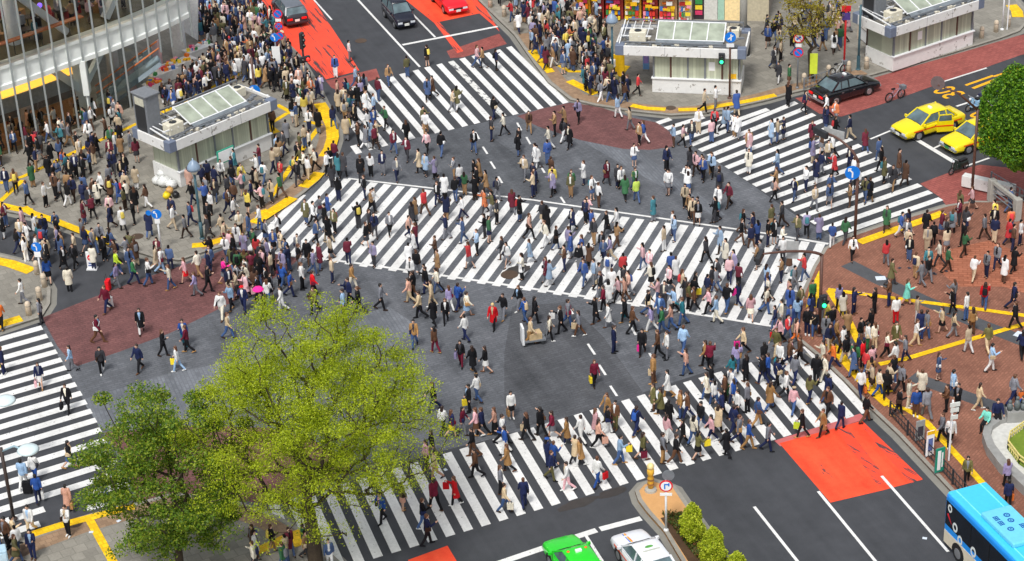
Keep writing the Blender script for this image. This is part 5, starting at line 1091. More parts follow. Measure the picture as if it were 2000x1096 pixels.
def eloft(mb, rows, n=14):
    mb.loft([[V3((cx+rx*math.cos(2*PI*k/n), cy+ry*math.sin(2*PI*k/n), z)) for k in range(n)] for z, rx, ry, cx, cy in rows])
POSES = {  # thigh angle, knee bend (L, R); arm swing, elbow bend (L, R); body lean
    'walk': ((21, 8), (-16, 22), (-17, 16), (15, 24), .05), 'step': ((-12, 34), (13, 4), (13, 26), (-12, 14), .04), 'phone': ((15, 6), (-12, 20), (-8, 12), (26, 96), .06),
    'stand': ((3, 3), (-3, 4), (-4, 10), (6, 14), .0), 'rest': ((5, 6), (-4, 2), (34, 84), (-5, 12), .0), 'sit': ((82, 84), (76, 80), (24, 48), (28, 60), .06)}
def make_pose(pose, vox, fingers=True):
    (tl, kl), (tr, kr), (al, el), (ar, er), lean = POSES[pose]; rad = math.radians
    J = {}
    for s, t, k in ((-1, tl, kl), (1, tr, kr)):
        h = V3((s*.085, 0, .90)); kn = h+.43*V3((s*.01, math.sin(rad(t)), -math.cos(rad(t)))); a = kn+.41*V3((0, math.sin(rad(t-k)), -math.cos(rad(t-k)))); J[s] = (h, kn, a, rad(t-k))
    low = min(J[s][2].z for s in (-1, 1))-.085; dz = V3((0, 0, -low))
    if pose == 'sit': dz = V3((0, 0, -.36))
    for s in (-1, 1): J[s] = tuple(q+dz for q in J[s][:3])+(J[s][3],)
    zb = dz.z; sh = lambda z: V3((0, lean*(z-.9), z+zb))
    A = {}
    for s, c, e in ((-1, al, el), (1, ar, er)):
        p = sh(1.40)+V3((s*.175, 0, 0)); el_ = p+.28*V3((s*.16, math.sin(rad(c)), -math.cos(rad(c)))); w = el_+.25*V3((-s*.06 if e > 60 else s*.06, math.sin(rad(c+e)), -math.cos(rad(c+e)))); A[s] = (p, el_, w, V3((-s*.05, math.sin(rad(c+e)), -math.cos(rad(c+e)))).normalized())
    out = {}
    # body: one surface from feet to head
    mb = MB(); hd = sh(1.605)
    for s in (-1, 1):
        h, kn, a, fa = J[s]; limb(mb, [h, h.lerp(kn, .5), kn, kn.lerp(a, .35), a], [.085, .072, .052, .05, .036]); f = V3((0, math.cos(fa*.6), math.sin(min(0, fa)*.6))); limb(mb, [a+V3((0, -.03, -.03)), a+f*.08+V3((0, 0, -.04)), a+f*.17+V3((0, 0, -.055))], [.038, .04, .026])
        p, el_, w, hv = A[s]; limb(mb, [p, p.lerp(el_, .5), el_, el_.lerp(w, .3), w], [.056, .046, .038, .037, .026])
        side = V3((0, 1, 0)) if abs(hv.y) < .7 else V3((0, 0, 1)); side = (side-hv*side.dot(hv)).normalized(); pal = hv.cross(side)
        limb(mb, [w, w+hv*.045, w+hv*.085], [.024, .034, .034])
        if fingers:
            for k, l in enumerate((.062, .074, .07, .056)):
                b0 = w+hv*.088+side*(.027-.018*k); c1 = (hv*.9-pal*s*.35).normalized(); limb(mb, [b0, b0+hv*l*.5, b0+hv*l*.5+c1*l*.5], [.0105, .010, .009])
            limb(mb, [w+hv*.03+side*.03, w+hv*.055+side*.058, w+hv*.09+side*.068], [.0125, .0115, .010])
    eloft(mb, [(.86+zb, .13, .095, 0, lean*-.04), (.95+zb, .16, .11, 0, lean*.05), (1.08+zb, .135, .095, 0, lean*.18), (1.28+zb, .165, .115, 0, lean*.38), (1.40+zb, .165, .095, 0, lean*.5), (1.45+zb, .08, .07, 0, lean*.55)])
    limb(mb, [sh(1.42), sh(1.50)], [.062, .052])
    mb.ell(hd, (.076, .095, .112), 14, 10); mb.ell(hd+V3((0, .02, -.06)), (.058, .07, .058), 12, 8); mb.ell(hd+V3((0, .098, -.012)), (.013, .02, .022), 8, 6)
    for s in (-1, 1): mb.ell(hd+V3((s*.078, -.005, -.01)), (.012, .02, .03), 8, 6)
    me = remesh(mb, 'body', vox, 1)
    me.materials.append(eye_m); me.materials.append(lip_m)
    for pl in me.polygons:
        q = V3(pl.center)-hd
        if q.y > .06:
            if abs(abs(q.x)-.03) < .014 and abs(q.z-.008) < .009: pl.material_index = 1
            elif abs(q.x) < .024 and abs(q.z+.052) < .008: pl.material_index = 2
    out['body'] = me
    # hair
    for kind in ('short', 'long'):
        mb = MB(); mb.ell(hd+V3((0, -.018, .035)), (.09, .102, .096), 14, 10); mb.ell(hd+V3((0, -.045, -.02)), (.084, .07, .09), 12, 8)
        if kind == 'long': eloft(mb, [(hd.z-.30, .085, .03, 0, hd.y-.09), (hd.z-.2, .105, .045, 0, hd.y-.085), (hd.z-.08, .098, .06, 0, hd.y-.06), (hd.z+.03, .094, .08, 0, hd.y-.03)])
        out['hair_'+kind] = remesh(mb, 'hair', max(vox, .014), 1)
    # sleeves and jackets
    def sleeves(mb, f=1.0):
        for s in (-1, 1):
            p, el_, w, hv = A[s]; limb(mb, [p+V3((-s*.02, 0, .005)), p.lerp(el_, .5), el_, el_.lerp(w, .5), w-hv*.01], [.078*f, .066*f, .057*f, .054*f, .046*f])
    L = lambda z: lean*(z-.9)
    mb = MB(); eloft(mb, [(.80+zb, .165, .128, 0, L(.8)), (.90+zb, .185, .14, 0, L(.9)), (1.05+zb, .168, .127, 0, L(1.05)), (1.27+zb, .19, .14, 0, L(1.27)), (1.38+zb, .185, .122, 0, L(1.38)), (1.44+zb, .13, .1, 0, L(1.44)), (1.485+zb, .075, .075, 0, L(1.48))]); sleeves(mb)
    out['jacket'] = remesh(mb, 'jacket', max(vox, .016), 1)
    def placket(me):
        me.materials.append(skin_m)
        for pl in me.polygons:
            c = pl.center
            if 1.0+zb < c[2] < 1.5+zb and c[1] > L(c[2])+.06 and abs(c[0]) < .012+.06*max(0, min(1, (c[2]-zb-1.0)/.42)): pl.material_index = 1
    placket(out['jacket'])
    mb = MB(); mb.box((.2, .02, .98+zb), (.09, .28, .2)); mb.tube([V3((.2, -.05, 1.05+zb)), V3((.1, L(1.3)-.15, 1.3+zb)), V3((-.1, L(1.45)-.02, 1.47+zb)), V3((-.02, L(1.3)+.155, 1.3+zb)), V3((.17, L(1.1)+.12, 1.1+zb)), V3((.2, .08, 1.05+zb))], .016, 6)
    out['shoulder_bag'] = remesh(mb, 'shoulder_bag', max(vox, .014), 0)
    th = (J[-1][1]-J[-1][0]+J[1][1]-J[1][0])/2
    if pose != 'sit':
        st = max(abs(J[-1][1].y-J[1][1].y)*.42, .02)
        mb = MB(); eloft(mb, [(.50+zb, .215, .165+st*.55, 0, L(.5)), (.66+zb, .205, .16+st*.35, 0, L(.66)), (.90+zb, .19, .148, 0, L(.9)), (1.05+zb, .17, .13, 0, L(1.05)), (1.27+zb, .194, .143, 0, L(1.27)), (1.38+zb, .187, .124, 0, L(1.38)), (1.44+zb, .13, .1, 0, L(1.44)), (1.49+zb, .078, .078, 0, L(1.48))]); sleeves(mb, 1.08)
        out['coat'] = remesh(mb, 'coat', max(vox, .016), 1); placket(out['coat'])
        mb = MB(); eloft(mb, [(.52+zb, .21, .15+st*.5, 0, 0), (.7+zb, .195, .145+st*.25, 0, 0), (.92+zb, .165, .125, 0, L(.92)), (1.0+zb, .15, .115, 0, L(1.0))]); out['skirt'] = remesh(mb, 'skirt', max(vox, .016), 1)
        mb = MB(); eloft(mb, [(.16+zb, .2, .14+st*.9, 0, 0), (.5+zb, .19, .14+st*.6, 0, 0), (.92+zb, .168, .128, 0, L(.92)), (1.0+zb, .15, .115, 0, L(1.0))]); out['long_skirt'] = remesh(mb, 'long_skirt', max(vox, .016), 1)
    mb = MB()
    for s in (-1, 1): h, kn, a, fa = J[s]; limb(mb, [h, h.lerp(kn, .5), kn, kn.lerp(a, .5), a+(kn-a)*.04], [.108, .092, .072, .068, .062])
    eloft(mb, [(.84+zb, .15, .115, 0, 0), (.93+zb, .168, .125, 0, 0), (1.02+zb, .15, .112, 0, L(1.0))]); out['trousers'] = remesh(mb, 'trousers', max(vox, .016), 1)
    mb = MB()
    for s in (-1, 1):
        h, kn, a, fa = J[s]; f = V3((0, math.cos(fa*.6), math.sin(min(0, fa)*.6))); limb(mb, [a+V3((0, -.04, -.035)), a+f*.08+V3((0, 0, -.04)), a+f*.17+V3((0, 0, -.052))], [.048, .05, .036])
    out['shoes'] = remesh(mb, 'shoes', max(vox, .016), 1)
    for s in (-1, 1):
        mb = MB(); h, kn, a, fa = J[s]; f = V3((0, math.cos(fa*.6), math.sin(min(0, fa)*.6))); limb(mb, [a+V3((0, -.04, -.035)), a+f*.08+V3((0, 0, -.04)), a+f*.17+V3((0, 0, -.052))], [.048, .05, .036]); out['shoe%d' % s] = remesh(mb, 'shoe', max(vox, .016), 1)
    y0 = L(1.25)-.2
    mb = MB(); eloft(mb, [(.98+zb, .12, .07, 0, y0), (1.02+zb, .14, .085, 0, y0), (1.3+zb, .135, .08, 0, y0+.02), (1.4+zb, .09, .05, 0, y0+.03)])
    for s in (-1, 1): mb.tube([V3((s*.1, y0+.03, 1.38+zb)), V3((s*.115, L(1.4)+.0, 1.475+zb)), V3((s*.12, L(1.3)+.145, 1.3+zb)), V3((s*.14, L(1.05)+.05, 1.05+zb))], .022, 6)
    out['backpack'] = remesh(mb, 'backpack', max(vox, .016), 1)
    mb = MB(); mb.ell(hd+V3((0, -.012, .06)), (.096, .11, .07), 12, 8); mb.lathe(hd+V3((0, .02, .045)), [(.13, 0), (.13, .012)], 14); out['cap'] = remesh(mb, 'cap', .014, 1)
    out['hand'] = A[1][2]+A[1][3]*.1; out['head'] = hd
    return out
PM = {p: make_pose(p, .0125) for p in POSES}
PLOW = {p: make_pose(p, .045, False) for p in ('walk', 'step', 'stand', 'rest', 'phone')}
def piece(me, parent, m, name, slot=0):
    o = bpy.data.objects.new(name, me); COL.objects.link(o); o.parent = parent
    if m: o.material_slots[slot].link = 'OBJECT'; o.material_slots[slot].material = m
    return o
HEAD = lambda code: math.radians(45*code-90)
# places used in the labels, tested in order
def inpoly(x, y, P):
    c = False
    for i in range(len(P)):
        (x1, y1), (x2, y2) = P[i], P[i-1]
        if (y1 > y) != (y2 > y) and x < (x2-x1)*(y-y1)/(y2-y1)+x1: c = not c
    return c
XW_BOTTOM = [(545, 985), (1002, 838), (1575, 664), (1712, 806), (1086, 1000), (600, 1180)]
XW_DIAG = [(446, 476), (640, 340), (690, 345), (1625, 470), (1570, 655), (1200, 595), (700, 520)]
XW_LEFT = [(-200, 660), (82, 632), (300, 985), (40, 1046), (-200, 1100)]
XW_TOP = [(640, 176), (1000, 84), (1122, 200), (690, 306)]
XW_RIGHT = [(1280, 236), (1555, 188), (1850, 396), (1640, 468)]
def place(x, y):
    if inpoly(x, y, XW_BOTTOM): return 'on the bottom crossing'
    if inpoly(x, y, XW_DIAG): return 'on the diagonal crossing'
    if inpoly(x, y, XW_LEFT): return 'on the left crossing'
    if inpoly(x, y, kH+[(2060, 1500), (2700, 1500), (2700, 352)]): return 'on the brick plaza'
    if inpoly(x, y, kC+[(740, 1500), (-420, 1500)]): return 'on the lower left pavement'
    if inpoly(x, y, kB+[(-420, 690), (-420, 472)]): return 'on the left corner pavement'
    if x < 600: return 'by the left red paving' if y > 470 else 'on the left road'
    return 'in the open road centre'
LISTS = [
 ((1140, 650, 3.448), """75,365,mkj6Hy 205,140,nnj0 395,155,kkj6Hj 670,145,sdj1 560,185,wgj4 500,178,hkj4 690,290,fdj4 470,350,qhj4Hb 565,440,wqc4 850,250,mkj2 820,235,qkj4 1075,150,bkj4Hj 1030,262,vdj2 1215,250,kdj3Hw 1295,160,abj5 1320,255,wkj5Ht
 1320,82,pkj4Hr 1430,84,foj0 1385,240,hnj0 1455,225,hkj4 1420,350,gnj1 160,590,qac5 215,655,haj5Hm 355,690,nnj1Bu 80,700,pwc0 100,775,fkj0Hf 160,690,kwj0 245,890,sdj0Hy 400,860,aks0Hm 470,530,ahc4 520,562,akc4 535,880,gqj0 620,890,khj0 575,640,kkc1 560,742,pwj1 670,772,kkj4
 650,580,qdj4 700,592,hnj4 740,752,cdj1 790,662,kdj5 770,852,aks0Hy 860,742,pnj4 960,840,kkc3 905,682,bkc1 1010,692,nnj1 1045,762,gnj0 1110,790,uqj0 1035,577,wkj4 930,592,nkj4 830,452,cdc4 862,402,kdj4 880,502,wdj3 950,472,hkj4 990,432,wej5 1010,492,unj3
 1000,332,tdj3 1090,335,kkc3 1100,542,gkj3 1170,636,dqj0 1240,332,unj4 1205,352,knj3 1255,520,qdc1 1300,372,nkj1 1360,452,wkj0 1410,552,pdj1Cb 1470,712,kkj4Hl 1240,802,gnj0 1610,702,qkc4 1520,472,anj1 1565,352,kkj1 1640,472,ndj1 1610,242,cbj4 1680,252,onj4 1620,332,ccj4 1730,652,nnj1 1900,608,khj0 1640,562,hkj5"""),
 ((660, 780, 3.448), """440,752,afs1 300,832,ukj5 575,872,kdj0 605,985,nkj0 655,745,mkj3 795,717,rkc4Hr 600,472,pkj4 660,542,bfj4 640,402,kaj4 930,532,hkj4 912,392,khj4 935,252,phs4Hq 975,250,nkj4Hp 1060,242,fkd4 710,232,wkj1 770,262,nys1 845,242,mgj0 1125,765,bdj0Hc 1100,642,gkj0
 1255,732,nnj2 1145,492,qkc4 1130,372,uwj4 1110,302,wkj0 1440,552,naj0 1412,452,nnj1Cu 1455,482,unj1 1275,282,kkj3Hb 1370,252,kkj3 1445,265,mgs4 1545,312,qnc4 1640,302,wwj3 1600,432,bkc1 1635,452,qwc4 1545,622,wpj4 1748,592,wuj1Hr 885,92,kkj4Hy 1170,132,wks6Hq 648,85,knj4 940,22,wdj3"""),
 ((1000, 360, 3.122), """45,772,kgj5 80,852,udj3Bb 140,852,kkj0 115,982,bqj0 230,962,ckj0 300,912,kkj4Hw 342,872,gdj0 410,932,ghj4Hb 510,852,kkc4 590,882,wgc4 690,852,kkj4Ht 735,912,hkj0 830,812,kdj0 850,902,vwj4 905,832,ddc5 915,922,edj4 970,892,fdj4
 1040,862,tdj4 990,792,skj4 1075,762,akj0 1110,782,hkj4 1120,692,kkj0Hy 1200,792,pkj4 1245,852,scj4 1310,782,kdj1Hj 1378,752,nnj3 1455,832,pcs2 1550,792,cdj0 1555,702,ukj1 1640,872,cwj4 1740,852,sdj2 1690,742,fwj4 1800,922,knj6 1842,932,kdj6 590,742,wwc2 540,702,kgj5 690,722,fhj4 560,785,mkj4 1950,912,kdj6"""),
 ((500, 366, 2.994), """1390,830,rkc6L 1450,775,kgj5 735,722,gkj0 930,942,qdj6 1050,972,hmj3 1040,812,kkc3 960,772,bkj4Hv 1030,702,bbj4 1112,802,kkj6 1135,727,vwj3 1235,762,css0 1185,722,unj1 900,682,fbj4 925,652,khj4 1000,622,knj4 1065,622,ckj4 1225,905,wnj3 1200,1052,kmj6Hv 1270,1087,kkc3 1345,1090,kws4
 345,742,akj5 338,642,rkj0 275,602,wkj0 565,602,qcj0 605,742,kkj4 550,692,nkj5 515,762,skj4 155,730,wwj4 75,692,wdj2 22,662,kkj4Hp 205,642,unj0 45,775,kkj5Uj 160,592,udj1 260,490,khj0"""),
 ((0, 366, 2.994), """1355,722,skj5Bs 1430,732,nnj6Cr 1300,772,wcj6 1340,887,bdj0 1445,592,cwj5 1390,512,knj2 1440,512,acj2 1490,522,mdj2 288,562,uks2 410,612,ckc2 630,732,mnj5Sw 830,862,kwc6 580,912,mhj0 600,1090,zkj6 425,1080,sgj4 820,1080,nkj5 1082,937,utj6 960,992,kkj0 1045,1082,wsj4Hy 1100,972,mkj4
 690,592,vgj0Sr 690,522,ldj0 790,572,enj0 875,577,wdj0 1000,602,cdj4 1090,562,prs4 1150,642,vgj4 1222,617,kkj0 1315,562,jgs0 950,512,wsj0 12,832,okj2 245,802,gzj4 140,690,wgj4"""),
 ((0, 620, 2.491), """20,282,nnj4Hy 200,347,nws6Hp 335,462,kkj6Hk 345,737,kds0 120,832,swj2Sk 175,802,wuj2 190,902,unj2Hw 335,952,ffc2Hq 335,1067,wkj6 155,1062,wbj6 515,902,gdj2 75,1112,bkc0 165,1180,nnj6 40,1125,hkj5"""),
 ((1500, 366, 2.994), """415,722,vkj2 500,747,nnj0 620,747,kkj4 258,702,ekj6 705,702,hnj4 810,692,ifc0 745,802,wrj2 600,872,kkj3 745,942,akc6 862,932,wbj0 890,882,nnj2 922,892,gdj0 1015,852,bks4 1080,882,bgj0 1075,742,kkj4 1155,782,wdj3 1190,862,qhj2 1262,712,rdj2Bk 1430,722,nnj0 1440,832,kkj3
 800,1022,gnj4 690,1002,ckj0 580,962,wej0 505,1082,ekj2 550,1062,rkj3 605,1085,puj3 440,982,wkj3 620,952,cbj3 395,932,qhj0 740,1082,wnj3 1482,1002,nkj2 1280,972,abj2 1300,1082,swj0 455,1040,kcj3"""),
 ((1500, 730, 2.994), """540,142,wnj2Ho 600,62,qkj2 645,132,cuj0 690,142,kkj2 760,252,kkj0 820,202,ccj0 862,252,uhj6 925,262,ggj2 895,142,ckc2 1075,152,sdj0 1105,232,kkj5 1230,215,bbj0 1430,182,gnj0Ho 1275,330,ikt5 1335,290,nkt6 1488,262,ukt4 1015,405,gkj4 1062,432,wkj6 1160,650,akj6 1395,672,vkj2Hw 1400,792,nkj2Ho 1040,225,hkj4 730,60,kdj3 775,115,gkj1"""),
]
def shirt(o, top):
    c = top if rp.random() < .35 else rp.choice('wwwcgzksbp'); o.material_slots[1].link = 'OBJECT'; o.material_slots[1].material = cloth(c)
crown_px = [(205, 850, 150), (335, 930, 165), (612, 815, 215)]
people = []; things_to_label = []
rp = random.Random(77)
bag_shape = MB(); bag_shape.loft([[V3((x*.17, y*.07, z)) for x, y in ((-1, -1), (1, -1), (1, 1), (-1, 1))] if z > -.1 else [V3((x*.15, y*.06, z)) for x, y in ((-1, -1), (1, -1), (1, 1), (-1, 1))] for z in (-.46, -.42, -.16, -.12)])
bag_mesh = bag_shape.mesh('bag_body', skin_m)
hm = MB()
for y in (-.05, .05): hm.tube([V3((-.08, y, -.13)), V3((-.06, y*.4, -.02)), V3((.06, y*.4, -.02)), V3((.08, y, -.13))], .012, 5)
handle_mesh = hm.mesh('handle', skin_m)
sc = MB().loft([[V3((x*.22, y*.12, z)) for x, y in ((-1, -.7), (-.8, -1), (.8, -1), (1, -.7), (1, .7), (.8, 1), (-.8, 1), (-1, .7))] for z in (.06, .1, .62, .66)]); case_mesh = sc.mesh('case', skin_m)
sh_ = MB().tube([V3((-.12, -.08, .64)), V3((-.12, -.1, .98)), V3((.12, -.1, .98)), V3((.12, -.08, .64))], .012, 6); pull_mesh = sh_.mesh('pull_handle', dark_metal)
wh_ = MB()
for x in (-.16, .16):
    for y in (-.07, .07): wh_.ell((x, y, .035), .035, 8, 6)
wheels_mesh = wh_.mesh('castors', dark_metal)
um = MB().loft([[V3((.52*math.cos(2*PI*k/16)*math.sin(a), .52*math.sin(2*PI*k/16)*math.sin(a), .38*math.cos(a)-.25)) for k in range(16)] for a in (.05, .4, .8, 1.2, 1.35)], cap=False)
um.loft([[V3((.515*math.cos(2*PI*k/16)*math.sin(a), .515*math.sin(2*PI*k/16)*math.sin(a), .375*math.cos(a)-.255)) for k in range(16)] for a in (1.35, 1.2, .8, .4, .05)], cap=False); um_mesh = um.mesh('canopy', skin_m, True)
us = MB().tube([V3((0, 0, -.85)), V3((0, 0, .16))], .012, 6); us_mesh = us.mesh('shaft', dark_metal)
def held(kind, x, y, loc, rz, code, owner_txt, px):
    nm = {'H': 'shopping_bag', 'S': 'suitcase', 'U': 'umbrella'}[kind]
    e = empty(nm, loc, rz); cat = nm.replace('_', ' ')
    if kind == 'H': piece(bag_mesh, e, cloth(code), 'bag_body'); piece(handle_mesh, e, cloth('z'), 'handle')
    elif kind == 'S': piece(case_mesh, e, cloth(code), 'case'); piece(pull_mesh, e, None, 'pull_handle'); piece(wheels_mesh, e, None, 'castors')
    else: e.scale = (.62,)*3; piece(um_mesh, e, cloth(code), 'canopy'); piece(us_mesh, e, None, 'shaft')
    e['category'] = cat; things_to_label.append((e, px, f"{CM[code][0]} {cat} held by person in {owner_txt}", ''))
GARM = {'j': 'jacket', 'c': 'long coat', 's': 'jacket', 'd': 'jacket', 't': 'jacket'}
seen_px = []
for (ox, oy, s), txt in LISTS:
    for tok in txt.split():
        x, y, code = tok.split(','); px = (ox+float(x)/s, oy+float(y)/s)
        seen_px.append((px, code))
for px, code in seen_px:
    pl = place(*px); onp = any(w in pl for w in ('plaza', 'pavement')); z = SW if onp else .014
    g = G(px[0], px[1]-1.5, z); top, bot, garm, face = code[0], code[1], code[2], int(code[3]); ext = code[4:]
    pose = 'sit' if garm == 't' else rp.choice(('walk', 'walk', 'step', 'step', 'phone', 'stand') if not onp else ('walk', 'step', 'stand', 'rest', 'phone'))
    female = garm in 'csd' or top in 'pfvcij' or rp.random() < .35; sc_ = rp.uniform(.9, .96) if female else rp.uniform(.95, 1.02)
    rz = HEAD(face)+rp.uniform(-.3, .3); M_ = PM[pose]
    e = empty('person', (g.x, g.y, z+(.5-.42 if pose == 'sit' else 0)), rz, None, 'person', 'people on the scramble crossing'); bw = rp.uniform(.93, 1.12); e.scale = (sc_*bw, sc_*bw, sc_)
    if pose == 'sit': e.location.z = SW+.02
    piece(M_['body'], e, None, 'body')
    hb = 'L' in ext; hl = 'long' if (female or hb) and rp.random() < .75 else 'short'
    piece(M_['hair_'+hl], e, BLOND if hb else rp.choice(HAIR), 'hair'); sc2 = cloth(rp.choice('kkkxxwhq')); piece(M_['shoe-1'], e, sc2, 'shoe'); piece(M_['shoe1'], e, sc2, 'shoe')
    if garm == 'c': q_ = piece(M_['coat'], e, cloth(top), 'coat'); shirt(q_, top); piece(M_['trousers'], e, cloth(bot), 'trousers')
    else:
        q_ = piece(M_['jacket'], e, cloth(top), 'jacket'); shirt(q_, top)
        if not ext and rp.random() < .45 and pose != 'sit': piece(M_['shoulder_bag'], e, cloth(rp.choice('kkxhnwbqzm')), 'shoulder_bag')
        if garm == 's': piece(M_['skirt'], e, cloth(bot), 'skirt')
        elif garm == 'd': piece(M_['long_skirt'], e, cloth(bot), 'long_skirt')
        else: piece(M_['trousers'], e, cloth(bot), 'trousers')
    tc, bc = CM[top][0], CM[bot][0]; low = {'s': 'skirt', 'd': 'long skirt'}.get(garm, 'trousers')
    own = f"{tc} {GARM[garm]} and {bc} {low}" if tc != bc else f"all {tc} {GARM[garm]} and {low}"
    extra = ''
    if 'B' in ext: c = ext[ext.index('B')+1]; piece(M_['backpack'], e, cloth(c), 'backpack'); extra = f" with {CM[c][0]} backpack"
    if 'C' in ext: c = ext[ext.index('C')+1]; piece(M_['cap'], e, cloth(c), 'cap'); extra = f" with {CM[c][0]} cap"
    if hb: extra = ' with blond hair'
    R3 = Matrix.Rotation(rz, 3, 'Z'); own2 = f"{tc} {GARM[garm]}"
    for kd in 'HSU':
        if kd in ext:
            c = ext[ext.index(kd)+1]; hp = R3@(V3(M_['hand'])*sc_)+Vector(e.location)
            if kd == 'S': hp = R3@V3((.3, -.45, 0))+Vector((g.x, g.y, z))
            if kd == 'U': hp = R3@(V3((.08, .1, 1.95))*sc_)+Vector(e.location)
            held(kd, 0, 0, hp, rz+(PI/2 if kd == 'H' else 0), c, own2+' '+pl, px); extra = f" with {CM[c][0]} {dict(H='bag', S='suitcase', U='umbrella')[kd]}"
    if pose == 'sit': extra += ' sitting'; pl = 'on the stone planter'
    things_to_label.append((e, px, 'person in '+own+extra, pl))
    people.append((e, px))
# unique labels: where two read alike, count them from the left
ORD = ['leftmost', 'second from left', 'third from left', 'fourth from left', 'fifth from left', 'sixth from left', 'seventh from left', 'eighth from left', 'ninth from left', 'tenth from left', 'eleventh from left', 'twelfth from left']
by = {}
for e, px, a, pl in things_to_label: by.setdefault((a+' '+pl).strip(), []).append((px[0], e))
for k, v in by.items():
    v.sort(key=lambda q: q[0])
    for i, (_, e) in enumerate(v):
        lab = k if len(v) == 1 else (ORD[i]+' '+k)
        w = lab.split()
        if len(w) > 16: lab = lab.replace('all ', '').replace(' crossing', '').replace('on the bottom', 'at bottom crossing').replace(' long coat', ' coat')
        e['label'] = ' '.join(lab.split()[:16])
# ---------------------------------------------------------------- the far crowd: one object
rc = np.random.default_rng(9); PARTS = ('body', 'hair_short', 'hair_long', 'jacket', 'coat', 'skirt', 'trousers', 'shoes', 'backpack')
LOWV = {}
for p, d in PLOW.items():
    for n in PARTS+('shoulder_bag',):
        me = d[n]; v = np.empty(len(me.vertices)*3, np.float32); me.vertices.foreach_get('co', v); v = v.reshape(-1, 3)
        me.calc_loop_triangles(); t = np.empty(len(me.loop_triangles)*3, np.int32); me.loop_triangles.foreach_get('vertices', t); LOWV[p, n] = (v, t.reshape(-1, 3))
TOPS = 'kkkkkkkkkkkkkzzznnnnnnngggggwwwwwwbbbbbcccqqhhhaaammrupsvfotdddey'; BOTS = 'kkkkkkzznnnddddgghbwwqxx'
VV, TT, CC = [], [], []; nv = 0; placed = []
blocks = [(-18.5, 121.85, 44.5, 4.5, 2.1), (11.9, 130.6, -11.6, 4.5, 1.8), (28.0, 134.2, 32.6, 4.6, 2.2)]
cars = [Vector(o.location) for o in COL.objects if o.get('category') in ('taxi', 'car', 'bus', 'stall')]; small = [Vector(o.location) for o in COL.objects if o.get('category') == 'rubbish bag']
def free(x, y, gap):
    for cx, cy, a, hl_, hw in blocks:
        a = math.radians(a); dx, dy = x-cx, y-cy; u = dx*math.cos(a)+dy*math.sin(a); w = -dx*math.sin(a)+dy*math.cos(a)
        if abs(u) < hl_ and abs(w) < hw: return False
    if any((c.x-x)**2+(c.y-y)**2 < 4.0 for c in cars): return False
    if any((c.x-x)**2 < .6 and -1.9 < y-c.y < .5 for c in small): return False
    return all((q[0]-x)**2+(q[1]-y)**2 > gap*gap for q in placed)
def add_low(x, y, z, top=None, heading=None, pose=None):
    global nv
    placed.append((x, y)); pose = pose or ('walk', 'step', 'stand', 'rest', 'phone')[rc.integers(5)]; a = rc.random()*2*PI if heading is None else heading+rc.normal()*.35; s = rc.uniform(.9, 1.02)
    top = top or TOPS[rc.integers(len(TOPS))]; bot = BOTS[rc.integers(len(BOTS))]; g = rc.random(); parts = [('body', S(226, 178, 150)), ('hair_long' if rc.random() < .4 else 'hair_short', (S(24, 20, 20), S(46, 32, 28), S(92, 60, 42))[rc.integers(3)]), ('shoes', S(40, 34, 32))]
    parts += [('coat', CM[top][1]), ('trousers', CM[bot][1])] if g < .3 else [('jacket', CM[top][1]), ('skirt', CM[bot][1])] if g < .42 else [('jacket', CM[top][1]), ('trousers', CM[bot][1])]
    if rc.random() < .15: parts.append(('backpack', CM['knurtyg'[rc.integers(7)]][1]))
    c_, s_ = math.cos(a)*s, math.sin(a)*s; k = rc.uniform(.75, 1.25)
    if rc.random() < .3: parts.append(('shoulder_bag', CM['kkxhnwbqzm'[rc.integers(10)]][1]))
    inner = CM['wwcgzkkb'[rc.integers(8)]][1]
    for n, col in parts:
        v, t = LOWV[pose, n]; VV.append(np.stack([x+v[:, 0]*c_-v[:, 1]*s_, y+v[:, 0]*s_+v[:, 1]*c_, z+v[:, 2]*s], 1)); TT.append(t+nv); nv += len(v)
        lum = sum(col[:3])/3; CC.append(np.tile(np.array([min(1, (lum+(q-lum)*.82)*k) for q in col[:3]]+[1.0], np.float32), (len(v), 1)))
        if n in ('jacket', 'coat'): CC[-1][(np.abs(v[:, 0]) < .06) & (v[:, 1] > .07) & (v[:, 2] > 1.05)] = inner
for e, px in people: placed.append((e.location.x, e.location.y))
def scatter(poly, n, z, gap=.5, heads=None):
    xs = [p[0] for p in poly]; ys = [p[1] for p in poly]; k = tries = 0
    while k < n and tries < n*60:
        tries += 1; x, y = rc.uniform(min(xs), max(xs)), rc.uniform(min(ys), max(ys))
        if not inpoly(x, y, poly): continue
        g = G(x, y, z)
        if free(g.x, g.y, gap): add_low(g.x, g.y, z, heading=None if heads is None else heads[rc.integers(len(heads))]); k += 1
def spots(o, txt, z=.014):
    ox, oy, s = o
    for tok in txt.split():
        x, y, c = tok.split(','); g = G(ox+float(x)/s, oy+float(y)/s, z)
        add_low(g.x, g.y, z, top=c[0], heading=HEAD(int(c[1])))
